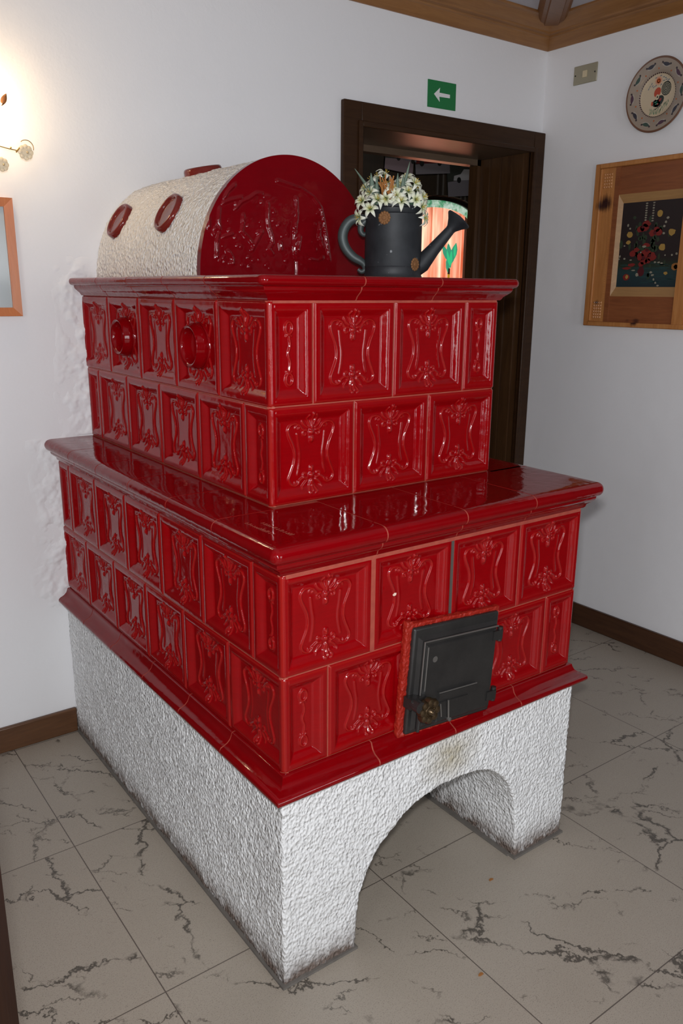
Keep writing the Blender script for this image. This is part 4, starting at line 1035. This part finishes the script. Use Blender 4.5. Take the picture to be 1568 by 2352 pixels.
b = MB(); b.lathe([(.0005, .0104), (.060, .0104), (.0700, .0119), (.0715, .0125)], 72, cap=False); part('centre_field', b, plain('plate_cream', (.56, .45, .31), .15), pt, MP)
b = MB(); b.lathe([(.1205, .0240), (.1252, .0250), (.1275, .0226), (.1265, .0195)], 96, cap=False); part('rim_edge', b, plain('plate_brown_edge', (.16, .075, .045), .2), pt, MP)
decal('scalloped_line', [ell(.0735*math.cos(k*2*math.pi/56), .0735*math.sin(k*2*math.pi/56), .0034, .0016, k*2*math.pi/56+math.pi/2+.45, 8) for k in range(56)], (.05, .02, .02))
def cres(a0, r_, ln, th):
    P = []
    for k in range(9): t_ = -1+k/4; P.append((t_*ln, -th*(1-t_*t_)*1.0))
    for k in range(9): t_ = 1-k/4; P.append((t_*ln, th*.5*(1-t_*t_)-.001))
    c, s_ = math.cos(a0-math.pi/2), math.sin(a0-math.pi/2)
    return [((x*c-(y+r_)*s_), (x*s_+(y+r_)*c)) for x, y in P]
AN = [math.radians(90+18+36*k) for k in range(10)]
decal('crescent_motif', [cres(a, .104, .0175, .0090) for a in AN[0::3]], (.030, .030, .045)); decal('crescent_motif', [cres(a, .104, .0175, .0090) for a in AN[1::3]], (.035, .070, .055)); decal('crescent_motif', [cres(a, .104, .0175, .0090) for a in AN[2::3]], (.075, .030, .055))
decal('pale_halo', [cres(a, .0985, .019, .0055) for a in AN], (.42, .38, .33), .0003)
decal('tip_dot', [ell(.1065*math.cos(a+d), .1065*math.sin(a+d), .0034, .0034) for a in AN for d in (-.165, .165)], (.03, .022, .028), .0009)
decal('orange_dot', [ell(.088*math.cos(a+R_(18)), .088*math.sin(a+R_(18)), .0030, .0030) for a in AN], (.42, .12, .04))
decal('sun', [[(-.002+.0045*math.cos(a-.35), .048+.0045*math.sin(a-.35)), (-.002+.0185*math.cos(a), .048+.0185*math.sin(a)), (-.002+.0045*math.cos(a+.35), .048+.0045*math.sin(a+.35))] for a in [k*math.pi/8 for k in range(16)]]+[ell(-.002, .048, .0072, .0072)], (.62, .10, .02))
rnd = random.Random(8)
decal('blue_dash', [ell(x, y, .0046, .0016, r_) for x, y, r_ in ((-.030, .042, 1.0), (-.036, .034, 1.0), (-.041, .026, 1.0), (-.026, .034, .9), (-.020, .030, .9), (.018, .058, .1), (.026, .054, 0), (.030, .048, .1), (.020, .046, 0), (.036, .042, .1), (.042, .036, -.3), (.010, .034, .5), (.026, .038, 0), (.006, .064, .2), (-.014, .060, .4), (.040, .046, 0), (-.012, .033, .8))], (.14, .17, .20))
decal('grass', [ell(-.028+k*.0021+rnd.uniform(-.002, .002), -.052+max(0, (k-20))*.0016+rnd.uniform(-.010, .008), .0009, .0045, rnd.uniform(-.3, .1), 6) for k in range(36) for _ in (0, 1) if math.hypot(-.028+k*.0021, -.052+max(0, (k-20))*.0016) < .064], (.16, .25, .15))
decal('rooster_tail', [ell(.026, .010, .0155, .0185)], (.035, .035, .022)); decal('tail_line', [ell(.026+r_*math.cos(a), .010+1.15*r_*math.sin(a), .0011, .0011, 0, 6) for r_, m in ((.0125, 26), (.009, 18), (.0055, 12), (.002, 5)) for a in [2*math.pi*k/m for k in range(m)]], (.45, .42, .32), .0009)
decal('rooster_body', [ell(.006, -.020, .0175, .0125, .7), ell(-.002, -.024, .013, .010)], (.016, .022, .018), .0008)
decal('rooster_comb', [ell(-.001, .004, .010, .013, -.4), ell(-.015, -.024, .003, .006)], (.45, .055, .02), .0010)
decal('rooster_face', [ell(0, -.009, .0055, .0075, -.2)], (.55, .45, .30), .0012); decal('rooster_eye', [ell(.0005, -.0085, .0022, .0026)], (.01, .01, .01), .0014)
decal('wing', [ell(.010, -.017, .005, .003, .8), ell(.003, -.027, .003, .002)], (.30, .03, .03), .0011); decal('wing_spot', [ell(-.003, -.021, .005, .0015, .3), ell(-.001, -.026, .005, .0015, .3)], (.03, .20, .12), .0012)
decal('rooster_feet', [ell(.002, -.037, .005, .0011, .6), ell(.010, -.034, .005, .0011, .6), ell(-.003, -.040, .003, .0011, -.5)], (.03, .015, .01))

# ------------------------------------------------------------------ big carved picture on the right wall
FY0, FZ0, FZ1 = .992, 1.312, 1.932                # left outer edge (far end), bottom, top
FWD = .535                                       # width along -y
pc = thing('carved_picture', 'large carved pine frame holding a dark flower painting on the right wall', 'picture', (XR, FY0-FWD/2, FZ0))
MF = rightM(FY0, FZ0); HF = FZ1-FZ0
def pp(name, b, m, ang=35): return part(name, b, m, pc, MF, ang)
IX0, IX1, IZ0, IZ1 = .112, .402, .118, .500      # opening that holds the pale inner moulding
b = MB()
b.box(0, .020, 0, HF, 0, .030); b.box(FWD-.020, FWD, 0, HF, 0, .030); b.box(.020, FWD-.020, 0, .018, 0, .030); b.box(.020, FWD-.020, HF-.018, HF, 0, .030)
b.box(.020, .030, .018, HF-.018, 0, .026); b.box(FWD-.030, FWD-.020, .018, HF-.018, 0, .026)
o = pp('outer_moulding', b, M_pine); bv = o.modifiers.new('bevel', 'BEVEL'); bv.width = .003; bv.segments = 2
for s_ in (0, 1):
    b = MB(); xa, xb = (.030, .092) if s_ == 0 else (FWD-.092, FWD-.030)
    b.box(xa, xb, .018, HF-.018, 0, .020)
    for z0_, n_ in ((.030, 6), (HF-.030-.062, 5)):
        for i in range(4):
            for j in range(n_):
                cx_, cz_ = xa+.006+i*.0105, z0_+j*.0115; b.add([(cx_, cz_, .020), (cx_+.009, cz_, .020), (cx_+.009, cz_+.010, .020), (cx_, cz_+.010, .020), (cx_+.0045, cz_+.005, .0245)], [(0,1,4), (1,2,4), (2,3,4), (3,0,4)])
    for k in range(44): z_ = .11+k*.0095; b.box(xb-.015, xb-.009, z_, z_+.0055, .020, .0225)
    for k in range(60): z_ = .105+k*.0070; b.box(xa+.008, xb-.022, z_, z_+.0012, .020, .0207)
    pp('carved_stile', b, M_pine)
    b = MB(); xa, xb = (.092, .112) if s_ == 0 else (FWD-.112-.021, FWD-.092); b.box(xa, xb, .018, HF-.018, 0, .023 if s_ == 0 else .028); pp('inner_stile', b, M_pined if s_ == 0 else M_pine)
b = MB(); b.box(.112, FWD-.133, .018, IZ0, 0, .018); pp('bottom_rail', b, M_pined); b = MB(); b.box(.112, FWD-.133, IZ1, HF-.018, 0, .018); pp('top_rail', b, M_pined)
b = MB(); A = [(IX0, IZ0), (IX1, IZ0), (IX1, IZ1), (IX0, IZ1)]; e = (.014, .034); PI = [(IX0+.017, IZ0+.036), (IX1-.004, IZ0+.036), (IX1-.004, IZ1-.032), (IX0+.017, IZ1-.032)]
for i in range(4):
    j = (i+1) % 4; b.add([(A[i][0], A[i][1], .019), (A[j][0], A[j][1], .019), (PI[j][0], PI[j][1], .008), (PI[i][0], PI[i][1], .008)], [(0,1,2,3)])
    b.add([(A[i][0], A[i][1], 0), (A[j][0], A[j][1], 0), (A[j][0], A[j][1], .019), (A[i][0], A[i][1], .019)], [(0,1,2,3)])
pp('pale_inner_moulding', b, M_pale)
def paint_bg():
    t = NT('painting_background'); g = t.geo(); sp = t.n('SeparateXYZ'); t.L(g, sp.inputs[0]); n1 = t.noise(t.mapping(g, (1, 5, 30)), 2.5, 4)
    z = t.math('ADD', sp.outputs[2], t.math('MULTIPLY', n1.outputs[0], .03)); f = t.math('DIVIDE', t.math('SUBTRACT', z, 1.47), .12, clamp=True)
    c = t.ramp(f, [(0, (.008, .028, .04)), (.55, (.012, .045, .05)), (.75, (.012, .03, .015)), (1, (.016, .010, .012))])
    n2 = t.noise(t.mapping(g, (1, 60, 2)), 4, 3); c = t.mix(t.math('MULTIPLY', n2.outputs[0], .5), c, (.022, .012, .010)); return t.set(Base_Color=c, Roughness=.45)
b = MB(); b.box(PI[0][0]-.002, PI[1][0]+.002, PI[0][1]-.002, PI[2][1]+.002, .002, .008); pn = pp('painting', b, paint_bg())
PW, PH = PI[1][0]-PI[0][0], PI[2][1]-PI[0][1]
def pxy(X, Y): return (PI[0][0]+PW*(X-165)/1020, PI[2][1]-PH*(Y-335-(165*(1-(X-165)/1020)*0))/1530)
def blobs(name, L_, col, lift):
    b = MB(); rnd = random.Random(len(L_)*7+3)
    for (X, Y, rx, ry) in L_:
        cx_, cy_ = pxy(X, Y); b.prism([(cx_+PW*rx/1020*(1+rnd.uniform(-.18, .18))*math.cos(a), cy_+PH*ry/1530*(1+rnd.uniform(-.18, .18))*math.sin(a)) for a in (k*math.pi/6 for k in range(12))], lift, Matrix.Translation((0, 0, .0082)))
    part(name, b, plain('paint_'+name, tuple(x*.7 for x in col), .5), pn, MF)
rnd = random.Random(2)
blobs('green_foliage', [(rnd.gauss(620, 150), rnd.gauss(1120, 260), rnd.uniform(12, 30), rnd.uniform(30, 70)) for _ in range(60)], (.035, .06, .03), .0003)
blobs('water_stroke', [(rnd.uniform(250, 1080), rnd.uniform(1430, 1800), rnd.uniform(50, 110), 8) for _ in range(26)], (.02, .07, .07), .0004)
blobs('red_flower', [(500, 820, 60, 60), (590, 730, 65, 60), (560, 800, 70, 70), (700, 900, 55, 60), (800, 890, 60, 60), (760, 840, 50, 50), (540, 1320, 60, 70), (620, 1260, 80, 80), (720, 1320, 75, 80), (600, 1400, 60, 60), (400, 1260, 50, 60), (460, 1190, 50, 40), (620, 1110, 60, 40), (330, 1680, 55, 60), (560, 1450, 45, 45), (670, 1400, 45, 45), (400, 1460, 60, 30), (320, 1520, 70, 22)], (.26, .018, .015), .0006)
blobs('dark_petal', [(530, 780, 25, 30), (740, 900, 25, 30), (590, 1340, 30, 40), (690, 1300, 22, 30), (570, 1580, 50, 90), (640, 1200, 30, 30)], (.10, .006, .012), .0008)
blobs('yellow_tulip', [(320, 910, 46, 60), (310, 1050, 38, 38), (795, 565, 46, 55), (1010, 900, 58, 60), (880, 1160, 54, 60), (340, 1680, 24, 40), (980, 1620, 30, 28)], (.50, .30, .07), .0009)
blobs('orange_rose', [(1120, 1500, 58, 65), (1130, 1510, 34, 36)], (.42, .17, .04), .0008)
blobs('small_white_bloom', [(565, 370+k*42, 18, 14) for k in range(8)]+[(680, 370+k*45, 17, 13) for k in range(8)]+[(925, 650, 20, 22), (900, 720, 18, 22), (880, 790, 18, 22), (280, 740, 14, 26), (320, 800, 14, 18), (885, 915, 20, 20), (590, 1135, 34, 20), (185, 1300, 14, 22), (175, 1350, 12, 16), (270, 1345, 17, 20), (1120, 1280, 18, 20), (1050, 1300, 14, 18), (940, 1300, 10, 14), (790, 1420, 18, 16), (850, 1425, 20, 16), (900, 1440, 20, 14), (510, 1640, 28, 34), (740, 1600, 22, 18), (770, 1650, 24, 20), (795, 1730, 14, 20), (830, 1790, 14, 18), (870, 1840, 18, 16), (250, 1110, 12, 14), (540, 1240, 12, 16), (380, 1370, 20, 12), (440, 1560, 30, 12)], (.36, .33, .25), .0010)

# ------------------------------------------------------------------ dark post beside the camera at the left edge
b = MB(); PXc, PYc = -.6749, -.3561
b.box(-.055, .055, -.055, .055, 0, ZC-.002); b.box(-.062, .062, -.062, .062, 0, .05)
ps = solo('wooden_post', b, M_post, 'dark reddish wooden post cut off by the lower left edge', 'post', M=TR(PXc, PYc, 0, YAW))
bv = ps.modifiers.new('bevel', 'BEVEL'); bv.width = .004; bv.segments = 2
# crumbs of litter on the floor
M_crumb = plain('orange_crumb', (.30, .12, .03), .8)
def crumb(x, y, s, lab):
    b = MB(); r_ = random.Random(int(x*1000)); P = [(s*(.7+.6*r_.random())*math.cos(a), s*.5*(.6+.7*r_.random())*math.sin(a)) for a in (k*math.pi/4 for k in range(8))]
    b.prism(P, .002); solo('crumb', b, M_crumb, lab, 'crumb', 'orange crumbs on the stone floor', TR(x, y, .0004))
crumb(.594, -.035, .008, 'tiny orange crumb on the floor just left of the right base pillar')
crumb(.357, -.232, .008, 'tiny orange-brown crumb on the open floor in front of the arch')
